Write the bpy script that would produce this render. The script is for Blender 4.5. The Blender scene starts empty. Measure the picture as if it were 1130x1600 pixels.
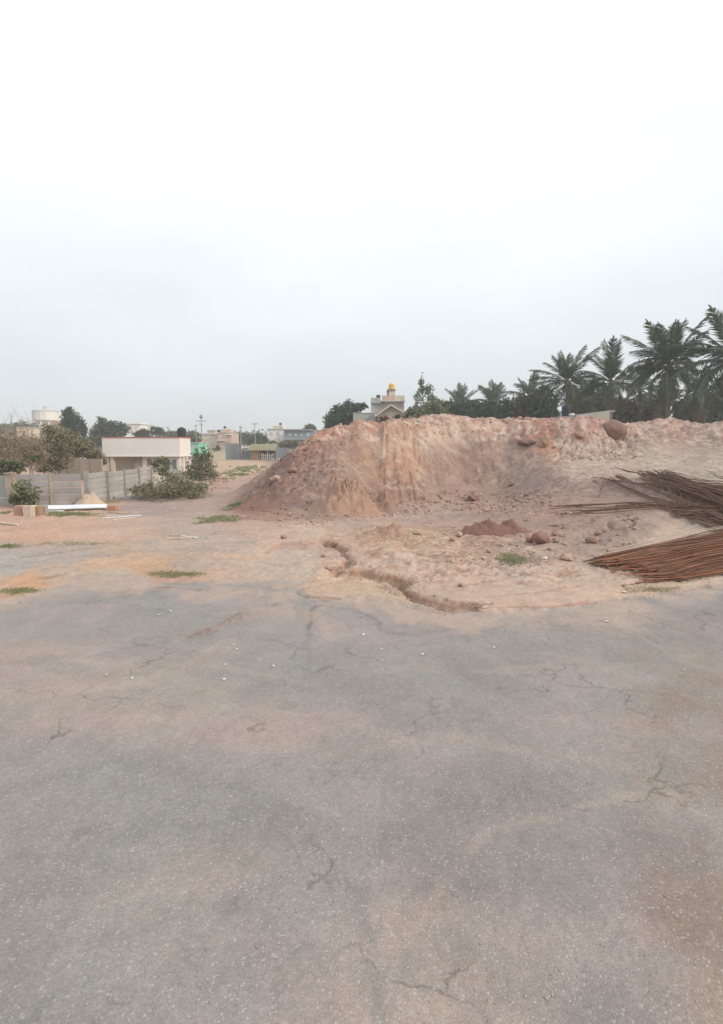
import bpy, math, random
import numpy as np
from mathutils import Vector, Matrix, Euler

random.seed(7)
rng = np.random.RandomState(11)
scene = bpy.context.scene
COL = scene.collection
R = math.radians

# ------------------------------------------------------------------ camera
CAM_Z = 3.0
FPX = 850.0
PITCH = math.atan(100.0 / 850.0)
cam_d = bpy.data.cameras.new('camera')
cam = bpy.data.objects.new('camera', cam_d)
COL.objects.link(cam)
cam.location = (0, 0, CAM_Z)
cam.rotation_euler = (R(90) - PITCH, 0, 0)
cam_d.sensor_width = 36.0
cam_d.lens = FPX / 1600.0 * 36.0
cam_d.clip_start = 0.1
cam_d.clip_end = 6000
scene.camera = cam
scene.render.resolution_x = 723
scene.render.resolution_y = 1024

# ------------------------------------------------------------------ light
SUN_EL, SUN_AZ = R(26), R(112)      # azimuth clockwise from +Y (the view direction): sun to the right, a little behind
world = bpy.data.worlds.new('World')
scene.world = world
world.use_nodes = True
wn, wl = world.node_tree.nodes, world.node_tree.links
wn.clear()
w_out = wn.new('ShaderNodeOutputWorld')
bg = wn.new('ShaderNodeBackground')
sky = wn.new('ShaderNodeTexSky')
sky.sky_type = 'NISHITA'
sky.sun_disc = False
sky.sun_elevation = SUN_EL
sky.sun_rotation = SUN_AZ
sky.dust_density = 4.0
sky.air_density = 1.0
SKY_STRENGTH = 0.112
bg.inputs['Strength'].default_value = SKY_STRENGTH
# overcast veil: thin cloud layer, brighter towards the zenith (CIE overcast), faint soft mottling
tc = wn.new('ShaderNodeTexCoord')
sep = wn.new('ShaderNodeSeparateXYZ')
wl.new(tc.outputs['Generated'], sep.inputs[0])
ramp = wn.new('ShaderNodeMapRange')
ramp.inputs['From Min'].default_value = 0.0
ramp.inputs['From Max'].default_value = 0.60
ramp.inputs['To Min'].default_value = 6.9
ramp.inputs['To Max'].default_value = 13.0
wl.new(sep.outputs['Z'], ramp.inputs['Value'])
cn = wn.new('ShaderNodeTexNoise')
cn.inputs['Scale'].default_value = 2.2
cn.inputs['Detail'].default_value = 4
cm = wn.new('ShaderNodeMapping')
cm.inputs['Scale'].default_value = (1, 1, 3.0)
wl.new(tc.outputs['Generated'], cm.inputs[0])
wl.new(cm.outputs[0], cn.inputs['Vector'])
cr = wn.new('ShaderNodeMapRange')
cr.inputs['From Min'].default_value = 0.3
cr.inputs['From Max'].default_value = 0.7
cr.inputs['To Min'].default_value = 0.93
cr.inputs['To Max'].default_value = 1.07
wl.new(cn.outputs['Fac'], cr.inputs['Value'])
mul = wn.new('ShaderNodeMath'); mul.operation = 'MULTIPLY'
wl.new(ramp.outputs[0], mul.inputs[0]); wl.new(cr.outputs[0], mul.inputs[1])
veil = wn.new('ShaderNodeVectorMath'); veil.operation = 'SCALE'
veil.inputs[0].default_value = (0.945, 1.0, 1.04)
wl.new(mul.outputs[0], veil.inputs['Scale'])
mix = wn.new('ShaderNodeMixRGB')
mix.inputs['Fac'].default_value = 0.86
wl.new(sky.outputs[0], mix.inputs['Color1'])
wl.new(veil.outputs[0], mix.inputs['Color2'])
wl.new(mix.outputs[0], bg.inputs['Color'])
wl.new(bg.outputs[0], w_out.inputs['Surface'])

sun_d = bpy.data.lights.new('sun', 'SUN')
sun_d.energy = 2.3
sun_d.angle = R(10)
sun_d.color = (1.0, 0.86, 0.70)
sun = bpy.data.objects.new('sun', sun_d)
COL.objects.link(sun)
sd = Vector((math.sin(SUN_AZ) * math.cos(SUN_EL), math.cos(SUN_AZ) * math.cos(SUN_EL), math.sin(SUN_EL)))
sun.rotation_euler = sd.to_track_quat('Z', 'Y').to_euler()
sun.location = (40, -20, 40)

vs = scene.view_settings
vs.view_transform = 'Standard'
vs.look = 'None'
vs.exposure = 0.0
vs.gamma = 1.0
vs.use_curve_mapping = False

HAZE = 0.0011

# ------------------------------------------------------------------ numeric helpers
CP, SP = math.cos(PITCH), math.sin(PITCH)
def ray(px, py):
    r = (px - 565.0) / FPX; u = (800.0 - py) / FPX
    return r, u * SP + CP, u * CP - SP
def at(px, py, Y):
    a, b, c = ray(px, py)
    return (a / b * Y, Y, CAM_Z + c / b * Y)
def gnd(px, py, z=0.0):
    a, b, c = ray(px, py)
    t = (z - CAM_Z) / c
    return (a * t, b * t, z)
def proj(X, Y, Z):
    dz = Z - CAM_Z
    d = Y * CP - dz * SP
    d = np.maximum(d, 0.05)
    u = Y * SP + dz * CP
    return 565.0 + FPX * X / d, 800.0 - FPX * u / d

_perm = np.arange(256); np.random.RandomState(3).shuffle(_perm)
_perm = np.concatenate([_perm, _perm, _perm])
_ang = np.random.RandomState(5).rand(256) * 2 * math.pi
_gx, _gy = np.cos(_ang).astype(np.float32), np.sin(_ang).astype(np.float32)
_perm = _perm.astype(np.int32)
def perlin(x, y):
    x = np.asarray(x, np.float32); y = np.asarray(y, np.float32)
    x, y = np.broadcast_arrays(x, y)
    xfl = np.floor(x); yfl = np.floor(y)
    xf, yf = x - xfl, y - yfl
    xi = xfl.astype(np.int32) & 255; yi = yfl.astype(np.int32) & 255
    u = xf * xf * (3 - 2 * xf); v = yf * yf * (3 - 2 * yf)
    p0 = _perm[xi]; p1 = _perm[xi + 1]
    xg, yg = xf - 1, yf - 1
    h = _perm[p0 + yi]; n00 = _gx[h] * xf + _gy[h] * yf
    h = _perm[p1 + yi]; n10 = _gx[h] * xg + _gy[h] * yf
    h = _perm[p0 + yi + 1]; n01 = _gx[h] * xf + _gy[h] * yg
    h = _perm[p1 + yi + 1]; n11 = _gx[h] * xg + _gy[h] * yg
    a = n00 + (n10 - n00) * u
    return (a + (n01 + (n11 - n01) * u - a) * v) * np.float32(1.4)
def fbm(x, y, oct=4, gain=0.5):
    a, s, f = 1.0, 0.0, 1.0
    for i in range(oct):
        s = s + a * perlin(x * f + 17.3 * i, y * f - 9.1 * i)
        a *= gain; f *= 2.03
    return s
def sstep(a, b, x):
    t = np.clip((x - a) / (b - a), 0, 1)
    return t * t * (3 - 2 * t)
def lin(r, g, b, k=1.0):
    def f(c):
        c /= 255.0
        return c / 12.92 if c <= 0.04045 else ((c + 0.055) / 1.055) ** 2.4
    return (f(r) * k, f(g) * k, f(b) * k)
def inpoly(px, py, poly):
    ins = np.zeros(px.shape, bool)
    n = len(poly)
    for i in range(n):
        x1, y1 = poly[i]; x2, y2 = poly[(i + 1) % n]
        if y1 == y2: continue
        c = ((y1 > py) != (y2 > py)) & (px < (x2 - x1) * (py - y1) / (y2 - y1) + x1)
        ins ^= c
    return ins
def segdist(px, py, pts, ysc=1.0):
    """distance to a polyline, worked out only near it"""
    D0 = np.full(px.shape, 1e4, np.float32); T0 = np.zeros(px.shape, np.float32)
    xs = [p[0] for p in pts]; ys_ = [p[1] for p in pts]
    sel = np.nonzero((px > min(xs) - 60) & (px < max(xs) + 60) & (py > min(ys_) - 40) & (py < max(ys_) + 40))
    if len(sel[0]):
        D0[sel], T0[sel] = _segdist(px[sel], py[sel], pts, ysc)
    return D0, T0
def _segdist(px, py, pts, ysc=1.0):
    d = np.full(px.shape, 1e9); tt = np.zeros(px.shape)
    n = len(pts) - 1
    for i in range(n):
        ax, ay = pts[i]; bx, by = pts[i + 1]
        vx, vy = bx - ax, (by - ay) * ysc
        wx, wy = px - ax, (py - ay) * ysc
        t = np.clip((wx * vx + wy * vy) / (vx * vx + vy * vy + 1e-9), 0, 1)
        dd = np.hypot(wx - t * vx, wy - t * vy)
        m = dd < d
        d = np.where(m, dd, d); tt = np.where(m, (i + t) / n, tt)
    return d, tt

# ------------------------------------------------------------------ object helpers
def tag(o, label=None, cat=None, group=None, kind=None):
    if label: o['label'] = label
    if cat: o['category'] = cat
    if group: o['group'] = group
    if kind: o['kind'] = kind
    return o
def empty(name, loc, label=None, cat=None, group=None, rz=0.0):
    o = bpy.data.objects.new(name, None)
    o.empty_display_size = 0.3
    COL.objects.link(o)
    o.location = loc; o.rotation_euler = (0, 0, rz)
    tag(o, label, cat, group)
    return o
class MB:
    def __init__(s): s.v = []; s.f = []
    def add(s, vs_, fs):
        n = len(s.v)
        s.v += [tuple(p) for p in vs_]
        s.f += [tuple(i + n for i in f) for f in fs]
        return s
    def box(s, x0, x1, y0, y1, z0, z1, M=None):
        p = [(x, y, z) for z in (z0, z1) for (x, y) in ((x0, y0), (x1, y0), (x1, y1), (x0, y1))]
        if M is not None: p = [tuple(M @ Vector(q)) for q in p]
        return s.add(p, [(3, 2, 1, 0), (4, 5, 6, 7), (0, 1, 5, 4), (1, 2, 6, 5), (2, 3, 7, 6), (3, 0, 4, 7)])
    def tube(s, pts, rad, n=6, cap=True):
        pts = [Vector(p) for p in pts]
        if not hasattr(rad, '__len__'): rad = [rad] * len(pts)
        vs_, fs = [], []
        up = Vector((0, 0, 1))
        for i, p in enumerate(pts):
            t = (pts[min(i + 1, len(pts) - 1)] - pts[max(i - 1, 0)])
            t = t.normalized() if t.length > 1e-9 else Vector((0, 0, 1))
            a = t.cross(up if abs(t.z) < 0.95 else Vector((1, 0, 0))).normalized()
            b = t.cross(a)
            for k in range(n):
                th = 2 * math.pi * k / n
                vs_.append(p + (a * math.cos(th) + b * math.sin(th)) * rad[i])
        for i in range(len(pts) - 1):
            for k in range(n):
                k2 = (k + 1) % n
                fs.append((i * n + k, i * n + k2, (i + 1) * n + k2, (i + 1) * n + k))
        if cap:
            fs.append(tuple(range(n))[::-1]); fs.append(tuple((len(pts) - 1) * n + k for k in range(n)))
        return s.add(vs_, fs)
    def lathe(s, prof, cx=0, cy=0, n=20):
        vs_ = []; fs = []
        for (r, z) in prof:
            for k in range(n):
                th = 2 * math.pi * k / n
                vs_.append((cx + r * math.cos(th), cy + r * math.sin(th), z))
        for i in range(len(prof) - 1):
            for k in range(n):
                k2 = (k + 1) % n
                fs.append((i * n + k, i * n + k2, (i + 1) * n + k2, (i + 1) * n + k))
        fs.append(tuple(range(n))[::-1]); fs.append(tuple((len(prof) - 1) * n + k for k in range(n)))
        return s.add(vs_, fs)
    def prism(s, poly, y0, y1):      # polygon in (x, z), extruded along y
        n = len(poly)
        vs_ = [(x, y0, z) for x, z in poly] + [(x, y1, z) for x, z in poly]
        fs = [tuple(range(n)), tuple(range(n, 2 * n))[::-1]]
        for i in range(n):
            j = (i + 1) % n
            fs.append((j, i, i + n, j + n))
        return s.add(vs_, fs)
    def build(s, name, mat, parent=None, smooth=False, loc=None):
        me = bpy.data.meshes.new(name)
        me.from_pydata(s.v, [], s.f)
        me.materials.append(mat)
        if smooth:
            me.polygons.foreach_set('use_smooth', [True] * len(me.polygons))
        o = bpy.data.objects.new(name, me)
        COL.objects.link(o)
        if parent is not None: o.parent = parent
        if loc is not None: o.location = loc
        return o
def quads_mesh(name, V, nper, mat, parent=None, smooth=False):
    """V: (N*nper,3) array of face corners, each face nper verts"""
    V = np.asarray(V, np.float32).reshape(-1, 3)
    n = len(V) // nper
    me = bpy.data.meshes.new(name)
    me.vertices.add(len(V)); me.vertices.foreach_set('co', V.ravel())
    me.loops.add(len(V)); me.loops.foreach_set('vertex_index', np.arange(len(V), dtype=np.int32))
    me.polygons.add(n)
    me.polygons.foreach_set('loop_start', np.arange(0, len(V), nper, dtype=np.int32))
    me.polygons.foreach_set('loop_total', np.full(n, nper, np.int32))
    me.update(calc_edges=True)
    me.materials.append(mat)
    o = bpy.data.objects.new(name, me)
    COL.objects.link(o)
    if parent is not None: o.parent = parent
    return o

# ------------------------------------------------------------------ materials
def new_mat(name):
    m = bpy.data.materials.new(name); m.use_nodes = True
    nt = m.node_tree; b = nt.nodes['Principled BSDF']
    if 'Specular IOR Level' in b.inputs: b.inputs['Specular IOR Level'].default_value = 0.25
    return m, nt, b
def mat(name, col, rough=0.85, var=0.25, scale=1.5, fine=12.0, bump=0.0, stretch=(1, 1, 1), dirt=None, dirt_amt=0.0, metal=0.0, rnd=0.0, bscale=None):
    m, nt, b = new_mat(name)
    N, L = nt.nodes, nt.links
    g = N.new('ShaderNodeNewGeometry')
    mp = N.new('ShaderNodeMapping'); mp.inputs['Scale'].default_value = stretch
    L.new(g.outputs['Position'], mp.inputs[0])
    n1 = N.new('ShaderNodeTexNoise'); n1.inputs['Scale'].default_value = scale; n1.inputs['Detail'].default_value = 6; n1.inputs['Roughness'].default_value = 0.6
    n2 = N.new('ShaderNodeTexNoise'); n2.inputs['Scale'].default_value = fine; n2.inputs['Detail'].default_value = 4
    L.new(mp.outputs[0], n1.inputs['Vector']); L.new(mp.outputs[0], n2.inputs['Vector'])
    add = N.new('ShaderNodeMath'); add.operation = 'ADD'
    L.new(n1.outputs['Fac'], add.inputs[0]); L.new(n2.outputs['Fac'], add.inputs[1])
    mr = N.new('ShaderNodeMapRange')
    mr.inputs['From Min'].default_value = 0.65; mr.inputs['From Max'].default_value = 1.35
    mr.inputs['To Min'].default_value = 1 - var; mr.inputs['To Max'].default_value = 1 + var
    L.new(add.outputs[0], mr.inputs['Value'])
    src = mr.outputs[0]
    if rnd:
        oi = N.new('ShaderNodeObjectInfo')
        m2 = N.new('ShaderNodeMapRange'); m2.inputs['To Min'].default_value = 1 - rnd; m2.inputs['To Max'].default_value = 1 + rnd
        L.new(oi.outputs['Random'], m2.inputs['Value'])
        mm = N.new('ShaderNodeMath'); mm.operation = 'MULTIPLY'
        L.new(src, mm.inputs[0]); L.new(m2.outputs[0], mm.inputs[1]); src = mm.outputs[0]
    vm = N.new('ShaderNodeVectorMath'); vm.operation = 'SCALE'
    vm.inputs[0].default_value = col[:3]
    L.new(src, vm.inputs['Scale'])
    out = vm.outputs[0]
    if dirt:
        n3 = N.new('ShaderNodeTexNoise'); n3.inputs['Scale'].default_value = scale * 0.7; n3.inputs['Detail'].default_value = 8; n3.inputs['Roughness'].default_value = 0.65
        mp3 = N.new('ShaderNodeMapping'); mp3.inputs['Scale'].default_value = (stretch[0], stretch[1], stretch[2]); mp3.inputs['Location'].default_value = (5.3, 1.7, 2.2)
        L.new(g.outputs['Position'], mp3.inputs[0]); L.new(mp3.outputs[0], n3.inputs['Vector'])
        r3 = N.new('ShaderNodeMapRange'); r3.inputs['From Min'].default_value = 0.42; r3.inputs['From Max'].default_value = 0.68; r3.inputs['To Max'].default_value = dirt_amt
        L.new(n3.outputs['Fac'], r3.inputs['Value'])
        mx = N.new('ShaderNodeMixRGB'); mx.inputs['Color2'].default_value = (*dirt, 1)
        L.new(r3.outputs[0], mx.inputs['Fac']); L.new(out, mx.inputs['Color1']); out = mx.outputs[0]
    L.new(out, b.inputs['Base Color'])
    b.inputs['Roughness'].default_value = rough
    b.inputs['Metallic'].default_value = metal
    if bump:
        n4 = N.new('ShaderNodeTexNoise'); n4.inputs['Scale'].default_value = bscale or fine; n4.inputs['Detail'].default_value = 6
        L.new(mp.outputs[0], n4.inputs['Vector'])
        bp = N.new('ShaderNodeBump'); bp.inputs['Strength'].default_value = 1.0; bp.inputs['Distance'].default_value = bump
        L.new(n4.outputs['Fac'], bp.inputs['Height']); L.new(bp.outputs[0], b.inputs['Normal'])
    return m
def leaf_mat(name, c1, c2, trans=0.25):
    m, nt, b = new_mat(name)
    N, L = nt.nodes, nt.links
    g = N.new('ShaderNodeNewGeometry')
    rp = N.new('ShaderNodeMixRGB')
    rp.inputs['Color1'].default_value = (*c1, 1); rp.inputs['Color2'].default_value = (*c2, 1)
    n1 = N.new('ShaderNodeTexNoise'); n1.inputs['Scale'].default_value = 0.6; n1.inputs['Detail'].default_value = 3
    L.new(g.outputs['Position'], n1.inputs['Vector'])
    ad = N.new('ShaderNodeMath'); ad.operation = 'MULTIPLY_ADD'
    L.new(g.outputs['Random Per Island'], ad.inputs[0]); ad.inputs[1].default_value = 0.7; 
    sb = N.new('ShaderNodeMath'); sb.operation = 'MULTIPLY_ADD'; sb.inputs[1].default_value = 1.6; sb.inputs[2].default_value = -0.65
    L.new(n1.outputs['Fac'], sb.inputs[0]); L.new(sb.outputs[0], ad.inputs[2])
    ad.use_clamp = True
    L.new(ad.outputs[0], rp.inputs['Fac'])
    L.new(rp.outputs[0], b.inputs['Base Color'])
    b.inputs['Roughness'].default_value = 0.55
    tr = N.new('ShaderNodeBsdfTranslucent')
    L.new(rp.outputs[0], tr.inputs['Color'])
    ms = N.new('ShaderNodeMixShader'); ms.inputs['Fac'].default_value = trans
    out = N['Material Output']
    L.new(b.outputs[0], ms.inputs[1]); L.new(tr.outputs[0], ms.inputs[2]); L.new(ms.outputs[0], out.inputs['Surface'])
    return m

K = 0.74
M = {}
M['concrete'] = mat('precast_concrete', lin(174, 170, 170, K), 0.9, 0.14, 0.9, 9, 0.010, dirt=lin(128, 125, 120, K), dirt_amt=0.6, rnd=0.16)
M['post'] = mat('concrete_post', lin(190, 178, 160, K), 0.9, 0.16, 1.2, 9, 0.006, dirt=lin(130, 115, 98, K), dirt_amt=0.5, rnd=0.08)
M['slab_sunlit'] = mat('sunlit_precast_concrete', lin(190, 186, 182, K), 0.9, 0.10, 0.9, 9, 0.010, dirt=lin(150, 144, 136, K), dirt_amt=0.5, rnd=0.10)  # lighter copy of the slab concrete, sunlight painted into the colour
M['white'] = mat('white_paint', (0.72, 0.68, 0.65), 0.75, 0.04, 0.5, 5, dirt=(0.56, 0.50, 0.45), dirt_amt=0.35, stretch=(1, 1, 0.25))
M['cream'] = mat('cream_paint', (0.60, 0.52, 0.41), 0.8, 0.07, 0.6, 5, dirt=(0.34, 0.29, 0.22), dirt_amt=0.3, stretch=(1, 1, 0.3))
M['plaster'] = mat('grey_plaster', (0.30, 0.25, 0.21), 0.9, 0.15, 0.8, 6, dirt=(0.22, 0.18, 0.15), dirt_amt=0.6, stretch=(1, 1, 0.4))
M['pink'] = mat('pink_paint', (0.52, 0.38, 0.33), 0.8, 0.08, 0.6, 5, dirt=(0.36, 0.28, 0.25), dirt_amt=0.3, stretch=(1, 1, 0.3))
M['greywall'] = mat('pale_green_grey_wall', (0.34, 0.37, 0.34), 0.85, 0.08, 0.5, 4, dirt=(0.25, 0.26, 0.23), dirt_amt=0.4)
M['mint'] = mat('mint_paint', (0.22, 0.55, 0.42), 0.7, 0.06)
M['bluegrey'] = mat('blue_grey_paint', (0.20, 0.25, 0.31), 0.7, 0.1)
M['roofgrey'] = mat('grey_roof_tile', (0.27, 0.25, 0.26), 0.85, 0.15, 2, 14, 0.01)
M['rooftrim'] = mat('pale_roof_trim', (0.48, 0.46, 0.43), 0.8, 0.06)
M['redtile'] = mat('red_coping', (0.36, 0.14, 0.10), 0.85, 0.2, 3, 12)
M['tankblack'] = mat('black_plastic', (0.035, 0.035, 0.045), 0.45, 0.1)
M['tankblue'] = mat('navy_plastic', (0.018, 0.024, 0.045), 0.5, 0.1)
M['tankyellow'] = mat('yellow_plastic', (0.72, 0.44, 0.07), 0.5, 0.05)
M['dark'] = mat('dark_opening_and_shadow', (0.045, 0.042, 0.04), 0.5, 0.1)  # near-black for shaded openings, the planter and the sheet's shadow strip
M['glass'] = mat('window_glass', (0.06, 0.07, 0.08), 0.15, 0.1)
M['steel_sheet'] = mat('galvanised_sheet', (0.26, 0.31, 0.35), 0.5, 0.14, 1.0, 6, dirt=(0.24, 0.17, 0.13), dirt_amt=0.5, stretch=(1, 1, 0.2), rnd=0.12)
M['polemetal'] = mat('pole_concrete', (0.30, 0.29, 0.28), 0.8, 0.1)
M['redpaint'] = mat('red_paint', (0.35, 0.07, 0.06), 0.7, 0.15)
M['wood'] = mat('weathered_wood', (0.34, 0.22, 0.14), 0.9, 0.25, 2.5, 20, 0.003, rnd=0.2)
M['woodpale'] = mat('pale_wood', (0.52, 0.42, 0.34), 0.9, 0.2, 2.5, 20, 0.003, rnd=0.15)
M['woodgrey'] = mat('grey_wood', (0.38, 0.33, 0.29), 0.9, 0.25, 2.5, 20, 0.003, rnd=0.2)
M['brick'] = mat('orange_brick', (0.47, 0.24, 0.15), 0.9, 0.2, 3, 20, 0.003, rnd=0.15)
M['brickdark'] = mat('brown_brick', (0.34, 0.20, 0.14), 0.9, 0.2, 3, 20, 0.003, rnd=0.2)
M['whitemetal'] = mat('white_metal', (0.62, 0.66, 0.70), 0.5, 0.04, dirt=(0.45, 0.42, 0.40), dirt_amt=0.25)
M['sheetblack'] = mat('black_plastic_film', (0.05, 0.045, 0.05), 0.45, 0.2)
M['thatch'] = mat('dry_thatch', (0.27, 0.23, 0.16), 0.95, 0.3, 1.5, 12, 0.03, dirt=(0.12, 0.15, 0.07), dirt_amt=0.7)
M['rubble'] = mat('rubble_brown', (0.28, 0.205, 0.16), 0.95, 0.3, 1.6, 10, 0.03, dirt=(0.17, 0.14, 0.10), dirt_amt=0.6)
M['rebar_a'] = mat('rusty_steel', (0.15, 0.080, 0.052), 0.85, 0.30, 1.2, 18, rnd=0.45)
M['rebar_b'] = mat('orange_rusty_steel', (0.21, 0.090, 0.050), 0.85, 0.30, 0.8, 14, rnd=0.45)
M['rebar_c'] = mat('dark_rusty_steel', (0.135, 0.070, 0.044), 0.8, 0.30, 1.2, 18, rnd=0.4)
M['bark'] = mat('bark', (0.14, 0.11, 0.085), 0.95, 0.25, 3, 15, 0.01)
M['barkpale'] = mat('pale_bark', (0.30, 0.25, 0.21), 0.95, 0.2, 3, 15, 0.01)
M['palmbark'] = mat('palm_bark', (0.16, 0.14, 0.12), 0.95, 0.25, 2, 10, 0.02, stretch=(1, 1, 4))
M['leaf_dark'] = leaf_mat('dark_leaves', (0.040, 0.060, 0.034), (0.095, 0.125, 0.068))
M['leaf_mid'] = leaf_mat('mid_leaves', (0.085, 0.100, 0.048), (0.19, 0.20, 0.105))
M['leaf_dry'] = leaf_mat('dry_leaves', (0.17, 0.135, 0.085), (0.33, 0.255, 0.18))
M['leaf_olive'] = leaf_mat('olive_leaves', (0.13, 0.12, 0.065), (0.26, 0.23, 0.14))
M['leaf_red'] = leaf_mat('red_leaves', (0.10, 0.03, 0.03), (0.18, 0.06, 0.05))
M['leaf_palm'] = leaf_mat('palm_leaflets', (0.030, 0.055, 0.028), (0.085, 0.115, 0.052), 0.28)
M['leaf_palmdry'] = leaf_mat('dry_palm_leaflets', (0.13, 0.10, 0.05), (0.22, 0.17, 0.10), 0.22)
M['leaf_brown'] = leaf_mat('brown_olive_leaves', (0.06, 0.055, 0.03), (0.15, 0.125, 0.07))
M['leaf_light'] = leaf_mat('pale_olive_leaves', (0.12, 0.135, 0.07), (0.26, 0.26, 0.16), 0.35)
M['grass'] = leaf_mat('grass_blades', (0.17, 0.19, 0.09), (0.32, 0.32, 0.18), 0.3)
M['grass_dry'] = leaf_mat('dry_grass_blades', (0.26, 0.24, 0.13), (0.42, 0.36, 0.23), 0.3)
M['paper'] = mat('white_litter', (0.60, 0.59, 0.57), 0.7, 0.05)
M['clod_red'] = mat('red_clay', lin(158, 122, 109, K), 0.95, 0.22, 4, 25, 0.02)
M['clod_brown'] = mat('brown_clay', lin(164, 134, 118, K), 0.95, 0.2, 4, 25, 0.02)
M['boulder'] = mat('brown_boulder', lin(146, 114, 102, K), 0.95, 0.18, 2.0, 20, 0.03)
M['clod_pale'] = mat('pale_clay', lin(196, 168, 150, K), 0.95, 0.2, 4, 25, 0.02)
M['soil_red'] = mat('red_soil', lin(150, 114, 103, K), 0.95, 0.14, 2, 20, 0.03)
M['soil_orange'] = mat('orange_soil', lin(188, 155, 135, K), 0.95, 0.22, 2.2, 14, 0.05, dirt=lin(168, 132, 114, K), dirt_amt=0.8)
M['sand'] = mat('sand', lin(208, 184, 162, K), 0.95, 0.08, 3, 30, 0.01)

# ------------------------------------------------------------------ terrain: heights
CT = []
def c_px(px, py, Y): CT.append(at(px, py, Y))
def c_g(px, py, z=0.0): CT.append(gnd(px, py, z))
def c_w(x, y, z): CT.append((x, y, z))
for y in (-4, 2, 5, 8):
    for x in (-12, -6, 0, 6, 12): c_w(x, y, 0)
for p in [(30, 900), (200, 880), (360, 870), (520, 870), (650, 880), (760, 890), (100, 830), (260, 820), (380, 830), (480, 835), (580, 830), (660, 825), (720, 830), (300, 780), (200, 790), (60, 800), (330, 750), (345, 800), (560, 930), (900, 960), (1100, 950)]: c_g(*p)
# foot of the bank
for p in [(366, 797), (400, 808), (440, 814), (490, 815), (525, 806), (560, 803), (600, 799), (640, 793)]: c_g(*p)
# crest
CREST = [(497, 683, 31), (515, 673, 31.5), (545, 668, 32), (575, 665, 32.6), (605, 664, 33.4), (640, 668, 34.6), (665, 659, 36), (700, 659, 38), (728, 656, 39), (745, 662, 39.4), (762, 660, 40), (795, 659, 40), (830, 662, 39.6), (868, 663, 39), (905, 665, 38.4), (940, 665, 39), (972, 664, 40), (995, 666, 42)]
for p in CREST: c_px(*p)
for p in [(545, 690, 31.3), (605, 692, 32.5), (665, 692, 35.2), (725, 692, 38.0), (795, 694, 38.6), (850, 690, 37.8), (905, 690, 37.6),
          (545, 740, 28.6), (605, 745, 30.9), (665, 748, 33.8), (725, 752, 36.2), (790, 748, 36.0),
          (500, 770, 26.8), (590, 778, 29.2), (640, 780, 30.2), (690, 784, 31.4), (760, 782, 32.0), (820, 765, 32),
          (850, 735, 33.5), (870, 720, 35.2), (905, 715, 35.8), (940, 712, 36.5),
          (440, 760, 27.6), (460, 730, 28.8), (480, 700, 30.2), (420, 785, 26.8)]: c_px(*p)
# left silhouette
for p in [(372, 789, 28.8), (400, 765, 29.3), (420, 745, 29.8), (440, 722, 30.2), (457, 704, 30.5), (475, 693, 30.8)]: c_px(*p)
for (x, y, z) in [(-9, 33, 0), (-7.5, 36, 0), (-5.2, 36, 1.0), (-3, 36, 2.2), (-1, 36, 3.4), (2, 38, 4.2), (-6.5, 42, 0), (-3, 42, 1.2), (0, 42, 3.0), (5, 44, 4.2), (10, 45, 4.4), (15, 46, 4.3), (20, 50, 4.4), (28, 52, 4.6),
                  (-6, 50, 0), (-2, 50, 1.0), (4, 52, 3.0), (12, 56, 3.4), (22, 60, 3.6), (36, 60, 3.6), (0, 70, .8), (12, 75, 2.4), (30, 75, 2.8), (50, 75, 2.8), (0, 100, 1), (30, 110, 2), (70, 110, 2)]: c_w(x, y, z)
# terrace and slope on the right
for p in [(800, 800, 24.6), (870, 790, 24.2), (900, 860, 15.6), (860, 830, 19), (1000, 862, 15.0), (1130, 872, 13.9), (1000, 820, 18), (1130, 822, 17.5), (930, 800, 21.2), (1130, 790, 20.4),
          (862, 738, 31.5), (940, 738, 30.5), (1000, 742, 29.4), (1130, 748, 27.4), (940, 720, 34.5), (1020, 716, 35.5), (1130, 716, 35.0),
          (960, 700, 38.5), (1050, 703, 40), (1130, 702, 40), (1010, 690, 42.5), (1070, 692, 43), (1130, 690, 43),
          (1000, 666, 45), (1045, 655, 46.5), (1070, 659, 46.6), (1092, 669, 46.6), (1112, 662, 46.6), (1130, 659, 46.6), (1250, 660, 46), (1250, 710, 38), (1250, 760, 26), (1250, 850, 16), (1300, 900, 12.5)]: c_px(*p)
# left side
for (x, y, z) in [(-14, 40, 0), (-20, 30, 0), (-22, 18, 0), (-30, 50, .1), (-14, 60, .2), (-8, 60, .1), (-20, 80, .5), (-8, 75, .35), (-24, 100, .9), (-10, 100, .9), (-60, 60, .3), (-70, 100, .9), (-20, 140, 1.0), (-90, 160, 1.2), (0, 160, 1.2), (60, 170, 1.6), (140, 160, 1.8), (-200, 300, 1.5), (0, 300, 1.5), (200, 300, 1.5)]: c_w(x, y, z)
CT = np.array(CT)
_seen = {}
for p in CT: _seen[(round(p[0], 2), round(p[1], 2))] = p
CT = np.array(list(_seen.values()))
D = np.hypot(CT[:, None, 0] - CT[None, :, 0], CT[:, None, 1] - CT[None, :, 1])
A = np.zeros((len(CT) + 1,) * 2)
A[:-1, :-1] = D + 0.0 * np.eye(len(CT)); A[-1, :-1] = 1; A[:-1, -1] = 1
wts = np.linalg.solve(A, np.append(CT[:, 2], 0))
def base_h(X, Y):
    x = X.astype(np.float32); y = Y.astype(np.float32); out = np.full(x.shape, wts[-1], np.float32)
    for i in range(len(CT)):
        dx = x - np.float32(CT[i, 0]); dy = y - np.float32(CT[i, 1])
        dx *= dx; dy *= dy; dx += dy; np.sqrt(dx, out=dx); dx *= np.float32(wts[i]); out += dx
    return out

def feather(a, b, x): return sstep(a, b, x)

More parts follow.
